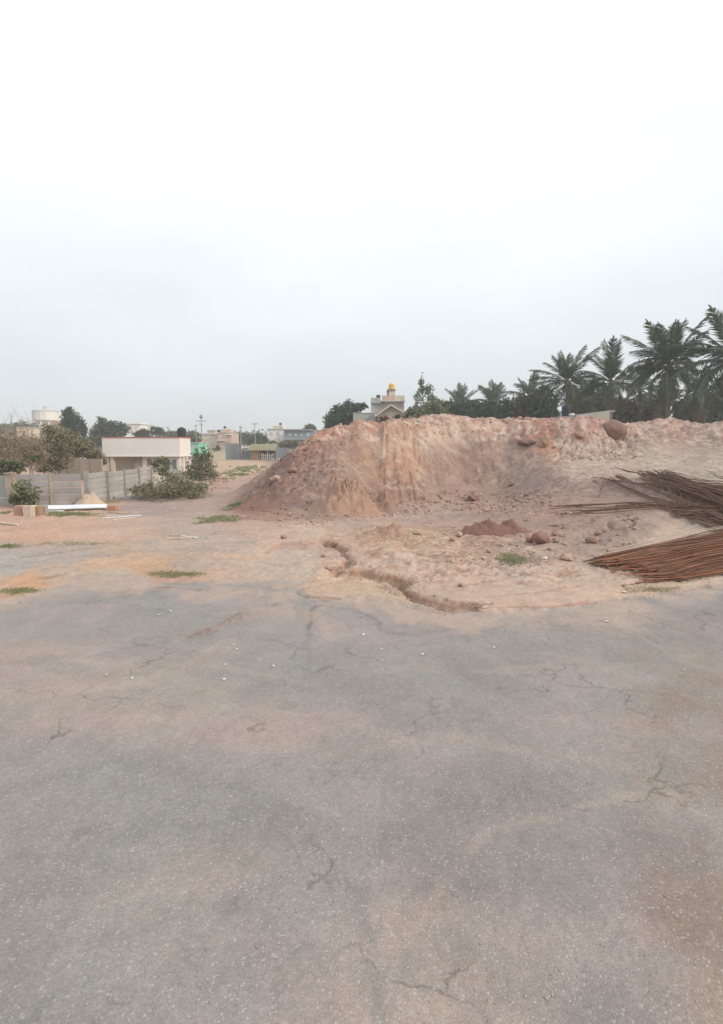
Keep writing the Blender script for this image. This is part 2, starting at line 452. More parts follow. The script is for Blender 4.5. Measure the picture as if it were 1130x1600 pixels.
# strokes: (points in photo pixels, half width px, depth m, colour or None, strength)
GUL = [
    ([(505, 850), (520, 851), (534, 860), (545, 871), (541, 880), (527, 887), (523, 893), (545, 897), (580, 899), (612, 903), (632, 909), (628, 920), (642, 932), (668, 941), (700, 948), (745, 950)], 6.0, 0.20, lin(146, 112, 94, K), 0.8),
    ([(575, 897), (610, 903), (640, 912)], 8.0, 0.14, lin(152, 114, 92, K), 0.8),
    ([(625, 915), (650, 935), (700, 945), (742, 948)], 9.0, 0.07, lin(172, 138, 118, K), 0.7),
    ([(415, 862), (440, 853), (470, 850), (505, 848)], 4.5, 0.10, lin(176, 140, 118, K), 0.7),
    ([(690, 935), (720, 943), (770, 944)], 2.2, 0.05, lin(125, 92, 78, K), 0.7),
    ([(560, 865), (615, 866)], 1.6, 0.03, lin(140, 105, 90, K), 0.6),
    ([(480, 920), (462, 926), (480, 932), (530, 936)], 2.2, 0.04, lin(140, 118, 106, K), 0.7),
    ([(648, 866), (700, 870), (760, 868)], 1.8, 0.03, lin(150, 118, 100, K), 0.6),
    ([(720, 915), (760, 910), (800, 900), (850, 895)], 1.4, 0.02, lin(158, 128, 112, K), 0.6),
    ([(972, 914), (985, 926), (1010, 922), (1060, 917)], 2.0, 0.03, lin(120, 98, 78, K), 0.6),
    ([(745, 953), (800, 949), (860, 948), (930, 940)], 2.2, 0.03, lin(172, 124, 100, K), 0.6),
    ([(975, 830), (985, 822), (992, 812)], 2.5, 0.10, lin(120, 92, 80, K), 0.7),
    ([(952, 818), (962, 826), (978, 826)], 2.5, 0.10, lin(120, 92, 80, K), 0.7),
    ([(60, 905), (80, 903), (100, 897)], 2.5, 0.03, lin(140, 118, 104, K), 0.6),
    ([(30, 873), (60, 868), (130, 858), (190, 850)], 1.6, 0.02, lin(150, 130, 112, K), 0.6),
    ([(240, 918), (280, 921), (315, 921)], 1.6, 0.02, lin(150, 112, 96, K), 0.7),
    ([(330, 765), (345, 762), (360, 764)], 2.0, 0.06, lin(132, 96, 84, K), 0.7),
]
GUL += [
    ([(432, 822), (470, 824), (520, 822)], 1.6, 0.03, lin(160, 126, 110, K), 0.5),
    ([(560, 838), (590, 845), (640, 842)], 2.0, 0.05, lin(158, 120, 98, K), 0.6),
    ([(600, 872), (640, 880), (652, 892)], 1.8, 0.04, lin(160, 124, 104, K), 0.6),
    ([(655, 850), (690, 856), (735, 852)], 1.8, 0.04, lin(168, 128, 104, K), 0.6),
    ([(640, 895), (675, 900), (720, 894)], 1.4, 0.03, lin(168, 134, 116, K), 0.5),
    ([(760, 935), (800, 928), (850, 925), (905, 915)], 1.4, 0.03, lin(170, 136, 118, K), 0.5),
    ([(480, 895), (500, 905), (540, 908)], 1.3, 0.02, lin(176, 150, 134, K), 0.5),
    ([(395, 878), (430, 884), (470, 880)], 1.4, 0.02, lin(176, 150, 136, K), 0.5),
    ([(560, 780), (600, 790), (660, 778), (690, 770)], 2.2, 0.10, lin(132, 106, 94, K), 0.6),
    ([(820, 776), (836, 770), (846, 762)], 2.0, 0.10, lin(120, 96, 86, K), 0.7),
    ([(860, 800), (880, 806), (905, 802)], 2.0, 0.08, lin(138, 108, 96, K), 0.6),
    ([(930, 752), (940, 762), (936, 775)], 2.4, 0.12, lin(128, 98, 88, K), 0.7),
]
GUL += [
    ([(120, 882), (200, 874), (330, 868), (420, 872)], 4.5, 0.0, lin(208, 172, 144, K), 0.6),
    ([(90, 908), (150, 886), (240, 880)], 4.0, 0.0, lin(206, 170, 138, K), 0.6),
    ([(0, 838), (120, 842), (220, 838)], 5.0, 0.0, lin(206, 166, 142, K), 0.5),
    ([(230, 847), (320, 852), (400, 846)], 5.0, 0.0, lin(174, 160, 152, K), 0.55),
    ([(40, 880), (100, 872), (190, 866)], 4.0, 0.01, lin(166, 156, 150, K), 0.6),
    ([(190, 862), (280, 858), (370, 862)], 3.0, 0.01, lin(168, 158, 150, K), 0.5),
    ([(170, 797), (260, 802), (340, 786)], 6.0, 0.0, lin(166, 148, 142, K), 0.6),
    ([(420, 895), (470, 898), (500, 888)], 4.0, 0.0, lin(178, 164, 154, K), 0.5),
    ([(600, 800), (700, 808), (820, 802)], 4.0, 0.02, lin(160, 138, 126, K), 0.5),
]
FAC = [   # vertical clefts in the face of the bank
    ([(752, 682), (742, 715)], 2.2, 0.3), ([(774, 688), (760, 722), (738, 750)], 2.0, 0.18), ([(731, 712), (733, 738)], 2.0, 0.25),
    ([(590, 685), (588, 715), (592, 765)], 2.2, 0.25), ([(516, 690), (510, 725)], 1.8, 0.15), ([(640, 690), (646, 738)], 1.6, 0.2),
    ([(628, 690), (630, 728)], 1.6, 0.2), ([(615, 692), (616, 725)], 1.6, 0.2), ([(780, 735), (776, 760)], 2.0, 0.2), ([(792, 745), (786, 762)], 2.0, 0.2),
    ([(668, 735), (690, 765)], 2.0, 0.1), ([(700, 690), (704, 725)], 1.6, 0.15), ([(890, 690), (882, 715)], 2, 0.15), ([(940, 690), (946, 715)], 1.6, .15),
]

def build_grid():
    # columns: uniform in X/Y within the frame, coarser outside
    tin = np.linspace(-0.72, 0.72, 640)
    tout = np.concatenate([np.linspace(0.74, 1.1, 26), np.geomspace(1.15, 2.4, 14)])
    T = np.concatenate([-tout[::-1], tin, tout])
    ys = [1.0]
    while ys[-1] < 1500:
        y = ys[-1]
        if y < 24.0: s = 0.022 + 0.0030 * y
        elif y < 26: s = 0.065
        elif y < 46: s = 0.048
        elif y < 90: s = 0.05 + (y - 46) * 0.03
        else: s = y * 0.03
        ys.append(y + s)
    Yv = np.array(ys)
    Yg, Tg = np.meshgrid(Yv, T, indexing='ij')
    Xg = Tg * (Yg + 1.5)
    return Xg.astype(np.float32), Yg.astype(np.float32), T, Yv
Xg, Yg, TV, YV = build_grid()
# warp of the steep face (flutes and bites) - only on the bank
mY = sstep(25, 28, Yg) * (1 - sstep(47, 52, Yg)) * sstep(-9, -5, Xg + 0.0 * Yg)
fl = np.abs(fbm(Xg * 1.15, Yg * 0.10, 3)) 
cliffband = sstep(-1, 2, Xg) * (1 - sstep(13.5, 16, Xg))
flute_amp = 0.10 + 0.34 * sstep(-1, 1, Xg) * (1 - 0.85 * sstep(2.8, 4.2, Xg)) * cliffband
wy = mY * (flute_amp * (fl - 0.3) + 0.30 * fbm(Xg * 0.35, Yg * 0.25, 3))
# finer flutes in the sunlit fluted part at photo x 600-700
fpart = sstep(0.9, 1.6, Xg) * (1 - sstep(3.4, 4.6, Xg))
wy += mY * (0.06 + 0.34 * fpart) * np.abs(perlin(Xg * 3.4, Yg * 0.3)) + mY * (0.04 + 0.14 * fpart) * np.abs(perlin(Xg * 8.5, Yg * 0.4))
wx = mY * 0.18 * fbm(Xg * 0.6 + 50, Yg * 0.6, 3)
Zb = base_h(Xg + wx, Yg + wy)
PX, PY = proj(Xg, Yg, Zb)
# bank amount for roughness
bank = np.clip(sstep(0.15, 1.0, Zb) * (1 - sstep(60, 80, Yg)) * sstep(22, 26, Yg), 0, 1)
slope_right = sstep(820, 930, PX) * sstep(12.5, 15, Yg) * (1 - sstep(28, 31, Yg))
left_ground = 1 - sstep(250, 420, PX)
near = 1 - sstep(60, 140, Yg)
Z = Zb.copy()
n1 = fbm(Xg * 0.22, Yg * 0.22, 3)
Z += near * 0.05 * n1 * (0.4 + 0.6 * sstep(11, 15, Yg))
midd = sstep(11.0, 13.5, Yg) * (1 - bank) * near
Z += midd * 0.055 * fbm(Xg * 0.9, Yg * 0.9, 4) * (1 - 0.45 * left_ground)
Z += slope_right * 0.11 * fbm(Xg * 0.8 + 9, Yg * 0.8, 4)
rough_zone = sstep(430, 560, PX) * sstep(820, 840, PY) * (1 - sstep(895, 935, PY)) * (1 - slope_right)
Z += rough_zone * 0.075 * fbm(Xg * 1.6, Yg * 1.1, 5, 0.65)
# lumps on the bank: bigger at crest, rubble at foot
crestm = bank * sstep(2.9, 3.9, Zb)
Z += bank * 0.10 * fbm(Xg * 1.1, Yg * 1.1, 5, 0.6)
Z += crestm * (0.17 * fbm(Xg * 1.5 + 31, Yg * 1.3, 5, 0.65) + 0.20 * fbm(Xg * 0.55 + 11, Yg * 0.4, 2))
flank = bank * (1 - sstep(-1.5, 1.0, Xg))
Z += flank * 0.11 * fbm(Xg * 3.0, Yg * 2.4, 4, 0.7)
footm = sstep(772, 786, PY) * (1 - sstep(806, 818, PY)) * sstep(400, 470, PX) * (1 - sstep(840, 900, PX))
Z += footm * 0.10 * np.maximum(0, fbm(Xg * 2.2, Yg * 2.0, 4, 0.6))
rubR = sstep(855, 880, PX) * (1 - sstep(985, 1010, PX)) * sstep(664, 672, PY) * (1 - sstep(716, 724, PY)) * bank
Z += rubR * 0.16 * fbm(Xg * 2.6 + 3, Yg * 2.6, 4, 0.65)
# fine grit relief
Z += near * (0.006 + 0.02 * midd + 0.035 * bank) * perlin(Xg * 7, Yg * 7)
Z += near * (0.003 + 0.010 * midd + 0.018 * bank) * perlin(Xg * 15 + 4, Yg * 15)
JA, JB = fbm(Xg * 1.4, Yg * 1.4, 5, .6), fbm(Xg * 1.4 + 40, Yg * 1.4, 5, .6)
JC = perlin(Xg * 2, Zb * 2)
for pts, w, d, c, s in GUL:
    jx = PX + 7.0 * JA; jy = PY + 3.0 * JB
    dd, tt = segdist(jx, jy, pts, 1.5)
    Z -= d * np.exp(-(dd / w) ** 2) * (Yg < 60)
for pts, w, d in FAC:
    dd, tt = segdist(PX + 3 * JC, PY, pts, 1.0)
    Z -= 0.3 * d * np.exp(-(dd / w) ** 2) * mY * np.sin(np.clip(tt, 0.05, .95) * math.pi)
# broken edge where the dirt overlies the asphalt
EDGE = [(-900, 1010), (-200, 960), (0, 932), (50, 926), (105, 911), (200, 903), (240, 906), (330, 910), (380, 912), (420, 912), (470, 921), (490, 934), (560, 938), (620, 943), (680, 950), (745, 956), (850, 953), (930, 942), (1000, 930), (1060, 920), (1130, 907), (1400, 870), (2200, 800)]
ex = np.array([e[0] for e in EDGE]); ey = np.array([e[1] for e in EDGE])
edge_y = np.interp(PX, ex, ey) + (9 - 4 * sstep(600, 760, PX)) * fbm(Xg * 0.7, Yg * 0.7, 5, .6) + 2.0 * perlin(Xg * 5, Yg * 5)
inside = sstep(-3, 3, PY - edge_y)         # 1 = asphalt
Z += (1 - inside) * sstep(-60, -5, PY - edge_y) * sstep(450, 640, PX) * 0.035

def hgt(x, y):
    """terrain height at world x,y (bilinear on the grid)"""
    y = min(max(y, YV[0] + 1e-4), YV[-2]); i = int(np.searchsorted(YV, y)) - 1
    fy = (y - YV[i]) / (YV[i + 1] - YV[i])
    t = x / (y + 1.5); t = min(max(t, TV[0] + 1e-4), TV[-1] - 1e-4); j = int(np.searchsorted(TV, t)) - 1
    ft = (t - TV[j]) / (TV[j + 1] - TV[j])
    return float((Z[i, j] * (1 - ft) + Z[i, j + 1] * ft) * (1 - fy) + (Z[i + 1, j] * (1 - ft) + Z[i + 1, j + 1] * ft) * fy)
def hit(px, py, zo=0.0):
    """where the line of sight through a photo pixel meets the terrain"""
    a, b, c = ray(px, py); Y = 2.0
    while Y < 1500:
        x, z = a / b * Y, CAM_Z + c / b * Y
        if z < hgt(x, Y) + zo:
            lo, hi = Y * 0.99 - 0.05, Y
            for _ in range(14):
                m_ = (lo + hi) / 2
                if CAM_Z + c / b * m_ < hgt(a / b * m_, m_) + zo: hi = m_
                else: lo = m_
            return Vector((a / b * hi, hi, hgt(a / b * hi, hi) + zo))
        Y += 0.04 + Y * 0.008
    return Vector(at(px, py, 300))

# ------------------------------------------------------------------ terrain: colours (soil tones, shade on the flank and light on the flutes painted in)
PX, PY = proj(Xg, Yg, Z)
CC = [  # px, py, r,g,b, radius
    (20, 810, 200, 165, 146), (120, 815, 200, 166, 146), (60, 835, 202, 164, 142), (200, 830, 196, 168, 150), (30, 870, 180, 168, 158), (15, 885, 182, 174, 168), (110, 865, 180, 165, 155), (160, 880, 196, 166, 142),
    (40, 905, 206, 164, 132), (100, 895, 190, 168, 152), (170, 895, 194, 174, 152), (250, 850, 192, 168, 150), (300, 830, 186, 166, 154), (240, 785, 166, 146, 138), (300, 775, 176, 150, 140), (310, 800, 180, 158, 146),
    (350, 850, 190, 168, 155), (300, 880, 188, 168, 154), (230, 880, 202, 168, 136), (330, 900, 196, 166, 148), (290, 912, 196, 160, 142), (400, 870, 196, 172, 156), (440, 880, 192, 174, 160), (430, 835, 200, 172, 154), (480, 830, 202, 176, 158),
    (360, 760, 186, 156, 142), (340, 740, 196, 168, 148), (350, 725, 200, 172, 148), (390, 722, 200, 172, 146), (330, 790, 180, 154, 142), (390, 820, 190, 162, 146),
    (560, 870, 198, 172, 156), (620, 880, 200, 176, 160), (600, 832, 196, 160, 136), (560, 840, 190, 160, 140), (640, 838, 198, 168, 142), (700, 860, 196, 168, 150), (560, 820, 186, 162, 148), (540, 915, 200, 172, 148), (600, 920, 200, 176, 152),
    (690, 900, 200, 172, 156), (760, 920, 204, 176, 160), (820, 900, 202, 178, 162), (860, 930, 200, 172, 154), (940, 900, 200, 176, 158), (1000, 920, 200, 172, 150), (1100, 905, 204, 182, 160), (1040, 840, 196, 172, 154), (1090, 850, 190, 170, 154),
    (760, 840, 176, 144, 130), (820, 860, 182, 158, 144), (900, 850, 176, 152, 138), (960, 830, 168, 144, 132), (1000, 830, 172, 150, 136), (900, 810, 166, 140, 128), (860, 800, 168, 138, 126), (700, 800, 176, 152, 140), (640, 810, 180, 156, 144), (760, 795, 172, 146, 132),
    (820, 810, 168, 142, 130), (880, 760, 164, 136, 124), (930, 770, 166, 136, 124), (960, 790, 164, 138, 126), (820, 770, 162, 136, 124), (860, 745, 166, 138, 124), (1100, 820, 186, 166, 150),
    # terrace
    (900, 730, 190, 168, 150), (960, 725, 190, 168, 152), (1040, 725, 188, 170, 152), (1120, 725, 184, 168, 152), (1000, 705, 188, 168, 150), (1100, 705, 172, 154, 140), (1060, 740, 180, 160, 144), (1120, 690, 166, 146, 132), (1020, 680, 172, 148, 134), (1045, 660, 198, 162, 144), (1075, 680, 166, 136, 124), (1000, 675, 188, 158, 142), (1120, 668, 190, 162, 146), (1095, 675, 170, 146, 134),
    # left flank: red-brown soil with its shaded side painted in
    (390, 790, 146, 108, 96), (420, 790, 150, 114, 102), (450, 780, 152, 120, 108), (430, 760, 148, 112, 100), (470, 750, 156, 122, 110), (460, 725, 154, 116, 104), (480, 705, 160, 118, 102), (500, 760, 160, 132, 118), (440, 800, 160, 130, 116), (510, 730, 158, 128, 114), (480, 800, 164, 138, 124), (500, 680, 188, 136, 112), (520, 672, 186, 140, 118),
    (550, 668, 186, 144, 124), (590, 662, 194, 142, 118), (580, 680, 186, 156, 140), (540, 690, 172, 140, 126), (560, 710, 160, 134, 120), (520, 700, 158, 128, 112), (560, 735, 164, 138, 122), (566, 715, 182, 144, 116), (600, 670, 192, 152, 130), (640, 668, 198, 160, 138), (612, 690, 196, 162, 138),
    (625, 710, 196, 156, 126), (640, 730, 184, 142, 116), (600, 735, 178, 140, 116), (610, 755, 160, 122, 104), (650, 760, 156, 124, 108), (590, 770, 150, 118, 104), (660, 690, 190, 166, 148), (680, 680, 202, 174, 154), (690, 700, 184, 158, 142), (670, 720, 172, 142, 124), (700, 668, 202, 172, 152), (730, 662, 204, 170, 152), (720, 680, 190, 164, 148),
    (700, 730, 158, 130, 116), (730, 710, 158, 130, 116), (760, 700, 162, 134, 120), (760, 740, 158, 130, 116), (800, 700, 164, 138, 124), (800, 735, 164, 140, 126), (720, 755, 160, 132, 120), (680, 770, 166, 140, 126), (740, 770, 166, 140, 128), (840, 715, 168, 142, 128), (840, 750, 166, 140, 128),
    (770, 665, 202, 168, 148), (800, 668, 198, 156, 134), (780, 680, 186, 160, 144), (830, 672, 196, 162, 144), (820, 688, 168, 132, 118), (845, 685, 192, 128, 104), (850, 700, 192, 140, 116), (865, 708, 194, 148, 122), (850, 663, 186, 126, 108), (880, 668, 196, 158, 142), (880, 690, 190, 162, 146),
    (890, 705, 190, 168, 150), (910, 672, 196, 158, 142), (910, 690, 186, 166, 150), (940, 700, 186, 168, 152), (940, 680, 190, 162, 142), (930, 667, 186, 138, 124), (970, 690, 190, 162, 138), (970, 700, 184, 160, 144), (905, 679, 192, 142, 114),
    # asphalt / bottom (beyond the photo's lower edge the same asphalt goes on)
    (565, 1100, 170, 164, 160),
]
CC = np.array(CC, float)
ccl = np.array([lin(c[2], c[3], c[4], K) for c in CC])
jx = PX + 9 * fbm(Xg * 0.8 + 3, Yg * 0.8 + Z, 3); jy = PY + 5 * fbm(Xg * 0.8 + 33, Yg * 0.8 + Z * 1.3, 3)
hx, hy = jx[::2, ::2].astype(np.float32), jy[::2, ::2].astype(np.float32)
ysc = np.where(PY[::2, ::2] > 790, 2.4, 1.3).astype(np.float32)
Ch = np.zeros(hx.shape + (3,), np.float32); Wf = np.zeros(hx.shape, np.float32)
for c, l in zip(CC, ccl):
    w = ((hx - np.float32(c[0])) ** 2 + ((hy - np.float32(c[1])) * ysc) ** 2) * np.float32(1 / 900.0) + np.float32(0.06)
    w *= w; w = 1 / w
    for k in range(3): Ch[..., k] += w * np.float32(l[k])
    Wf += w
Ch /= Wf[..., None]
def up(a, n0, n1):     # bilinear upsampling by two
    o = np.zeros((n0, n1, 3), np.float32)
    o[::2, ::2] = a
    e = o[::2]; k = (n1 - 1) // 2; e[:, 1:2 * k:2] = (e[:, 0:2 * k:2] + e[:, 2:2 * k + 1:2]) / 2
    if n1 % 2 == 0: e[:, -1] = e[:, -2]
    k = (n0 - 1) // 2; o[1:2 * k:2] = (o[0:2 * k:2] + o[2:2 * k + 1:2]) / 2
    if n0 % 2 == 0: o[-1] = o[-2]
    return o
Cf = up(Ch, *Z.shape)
# asphalt
asp_c = np.array(lin(169, 157, 153, K)); asp_g = np.array(lin(160, 155, 149, K)); asp_d = np.array(lin(176, 159, 150, K)); asp_p = np.array(lin(160, 150, 148, K))
t = np.clip(0.5 + 1.1 * fbm(Xg * 0.35, Yg * 0.5, 4), 0, 1)[..., None]
Ca = asp_c * (1 - t) + asp_g * t
t = np.clip(-0.15 + 1.3 * fbm(Xg * 0.5 + 70, Yg * 0.8, 5), 0, 1)[..., None]
Ca = Ca * (1 - t * .7) + asp_d * t * .7
rightdust = (sstep(930, 1050, PX) * sstep(945, 990, PY) * np.clip(0.7 + 0.9 * fbm(Xg * 1.2, Yg * 1.6, 4), 0, 1))[..., None] * 0.75
Ca = Ca * (1 - rightdust) + np.array(lin(158, 140, 126, K)) * rightdust
purp = (sstep(820, 860, PX) * (1 - sstep(1000, 1060, PX)) * sstep(955, 962, PY) * (1 - sstep(985, 992, PY - (PX - 900) * 0.10)))[..., None] * 0.7
Ca = Ca * (1 - purp) + np.array(lin(150, 140, 138, K)) * purp
t = np.clip(1.5 * fbm(Xg * 0.16 + 5, Yg * 0.30 + 8, 5, .6) - .05, 0, 1)[..., None]
Ca = Ca * (1 - t * .75) + np.array(lin(188, 170, 156, K)) * t * .75
t = np.clip(1.6 * fbm(Xg * 0.22 + 25, Yg * 0.28 + 18, 5, .6) - .15, 0, 1)[..., None]
Ca = Ca * (1 - t * .7) + np.array(lin(150, 142, 139, K)) * t * .7
_pp = perlin(Xg * .9 + 3, Yg * 1.2)
t = (sstep(0.32, 0.42, fbm(Xg * 0.35 + 91, Yg * 0.45, 5, .62)))[..., None]
Ca = Ca * (1 - t * .35) + np.array(lin(146, 142, 138, K)) * t * .35
ASTR = [
    ([(520, 1180), (700, 1150), (980, 1200), (1140, 1300)], 14, (184, 168, 154), .5),
    ([(-20, 1240), (200, 1190), (420, 1240), (560, 1400), (600, 1610)], 16, (148, 144, 140), .55),
    ([(700, 1610), (640, 1450), (760, 1300), (1000, 1240)], 10, (186, 168, 152), .45),
    ([(60, 1020), (180, 1010), (330, 1040), (480, 1070)], 5, (182, 164, 152), .5),
    ([(600, 1045), (760, 1050), (900, 1030), (1000, 1060)], 6, (182, 166, 152), .5),  # strokes on asphalt: points, width, colour, strength
    ([(485, 945), (490, 960), (487, 985), (478, 1010), (490, 1030)], 7, (150, 142, 139), .75),
    ([(495, 945), (484, 955), (488, 975), (484, 990)], 2.6, (122, 120, 118), .9),
    ([(555, 952), (575, 962), (590, 972), (597, 984)], 2.2, (128, 124, 122), .8),
    ([(455, 935), (475, 944), (520, 948), (560, 952)], 2.0, (138, 130, 124), .7),
    ([(560, 955), (582, 968), (600, 985), (640, 992), (700, 985)], 4, (146, 140, 138), .85),
    ([(330, 985), (300, 990), (280, 998)], 4, (178, 152, 138), .7),
    ([(400, 950), (385, 965), (350, 975), (310, 985)], 6, (174, 150, 138), .7),
    ([(470, 950), (490, 965), (480, 972)], 5, (176, 158, 144), .8),
    ([(390, 905), (340, 907), (380, 925)], 9, (158, 154, 152), .8),
    ([(460, 945), (470, 935), (490, 940)], 8, (160, 158, 154), .6),
    ([(700, 1000), (760, 985), (860, 975)], 12, (156, 150, 146), .5),
    ([(1010, 1000), (1050, 1030), (1110, 1062)], 7, (150, 144, 142), .6),
    ([(940, 985), (1000, 1000), (1100, 1050)], 2.2, (176, 168, 160), .5),
    ([(100, 990), (200, 975), (300, 1010)], 16, (168, 160, 154), .5),
    ([(400, 1000), (560, 1010), (640, 1060)], 14, (160, 156, 154), .5),
]
JD = np.clip(0.8 + 0.8 * fbm(Xg * 4, Yg * 4, 3), 0, 1.2)
for pts, w, c, s in ASTR:
    dd, tt = segdist(PX + 6 * JA, PY + 3 * JB, pts, 1.6)
    m = (s * np.exp(-(dd / w) ** 2) * JD)[..., None]; m = np.clip(m, 0, 1)
    Ca = Ca * (1 - m) + np.array(lin(*c, K)) * m
# pink-tan dust film drifting over the asphalt near its edge, and bare asphalt showing through the dirt
film = np.clip((1 - sstep(0, 55, PY - edge_y)) * 0.85 + 1.25 * fbm(Xg * 0.9, Yg * 0.8, 5, .6) - 0.30, 0, 0.9)
film = film * (1 - sstep(10, 90, PY - edge_y))
Ca = Ca * (1 - film[..., None]) + np.array(lin(192, 170, 156, K)) * film[..., None]
bare = np.zeros(Z.shape)
for pts, w, s in [([(0, 862), (80, 868), (150, 862)], 8, .6), ([(190, 872), (260, 870), (330, 862)], 7, .35), ([(350, 907), (470, 912), (480, 905)], 7, .8), ([(120, 900), (200, 897)], 8, .6), ([(0, 884), (25, 880)], 7, .8), ([(480, 925), (600, 935), (700, 945)], 3, .4)]:
    dd, tt = segdist(PX + 12 * JA, PY + 3 * JB, pts, 2.2)
    bare = np.maximum(bare, s * np.exp(-(dd / w) ** 2))
bare *= (1 - inside)
asph = np.clip(inside * (1 - film * 0.6) + bare, 0, 1)
Cf = Cf * (1 - bare[..., None]) + np.array(lin(176, 163, 155, K)) * bare[..., None]
C = Cf * (1 - inside[..., None]) + Ca * inside[..., None]
for pts, w, d, c, s in GUL:
    jx2 = PX + 7.0 * JA; jy2 = PY + 3.0 * JB
    dd, tt = segdist(jx2, jy2, pts, 1.5)
    m = np.clip(s * np.exp(-(dd / w) ** 2), 0, 1)[..., None] * (Yg < 60)[..., None]
    C = C * (1 - m) + np.array(c) * m
# mineral blotches: ochre / pale / red clods, streaked down the face
stre = fbm(Xg * 2.2, Z * 0.5 + Yg * 0.2, 4)
blot = fbm(Xg * 1.3 + 8, (Yg + Z) * 1.3, 5, 0.62)
bm = bank * np.clip(0.35 + crestm * 0.65 + 0.4 * fpart + rubR, 0, 1)
def toward(C, col, m): m = np.clip(m, 0, 1)[..., None]; return C * (1 - m) + np.array(col) * m
C = toward(C, lin(214, 190, 172, K), bm * sstep(0.05, 0.5, blot) * 0.8)
C = toward(C, lin(180, 128, 106, K), bm * sstep(0.2, 0.6, -blot) * 0.6)
C = toward(C, lin(190, 152, 122, K), bank * fpart * sstep(0.0, 0.5, stre) * 0.5)
C = toward(C, lin(206, 182, 164, K), rough_zone * sstep(0.1, 0.5, fbm(Xg * 2.3, Yg * 2.3, 4, .6)) * 0.6)
C = toward(C, lin(176, 136, 112, K), rough_zone * sstep(0.15, 0.5, fbm(Xg * 1.7 + 60, Yg * 2.3, 4, .6)) * 0.6)
C *= (1 + 0.10 * fbm(Xg * 0.5, (Yg + Z) * 0.5, 3) * (1 - inside) + (0.04 + 0.05 * bank + .03 * (1 - inside)) * fbm(Xg * 3.4, (Yg + Z) * 3.4, 3, .7))[..., None]
seam = np.abs(fbm(Xg * 1.6 + 77, Z * 0.9 + Yg * 0.5, 4, .6)); C = toward(C, lin(138, 110, 98, K), bank * (1 - sstep(0.0, 0.09, seam)) * 0.55)
gry = C.mean(-1, keepdims=True); db = (0.14 * bank)[..., None]; C = C * (1 - db) + gry * db
# far ground: grassy scrub
far = sstep(90, 170, Yg)[..., None]
C = C * (1 - far) + np.array((0.17, 0.15, 0.085)) * far
C = np.clip(C, 0.01, 0.9)

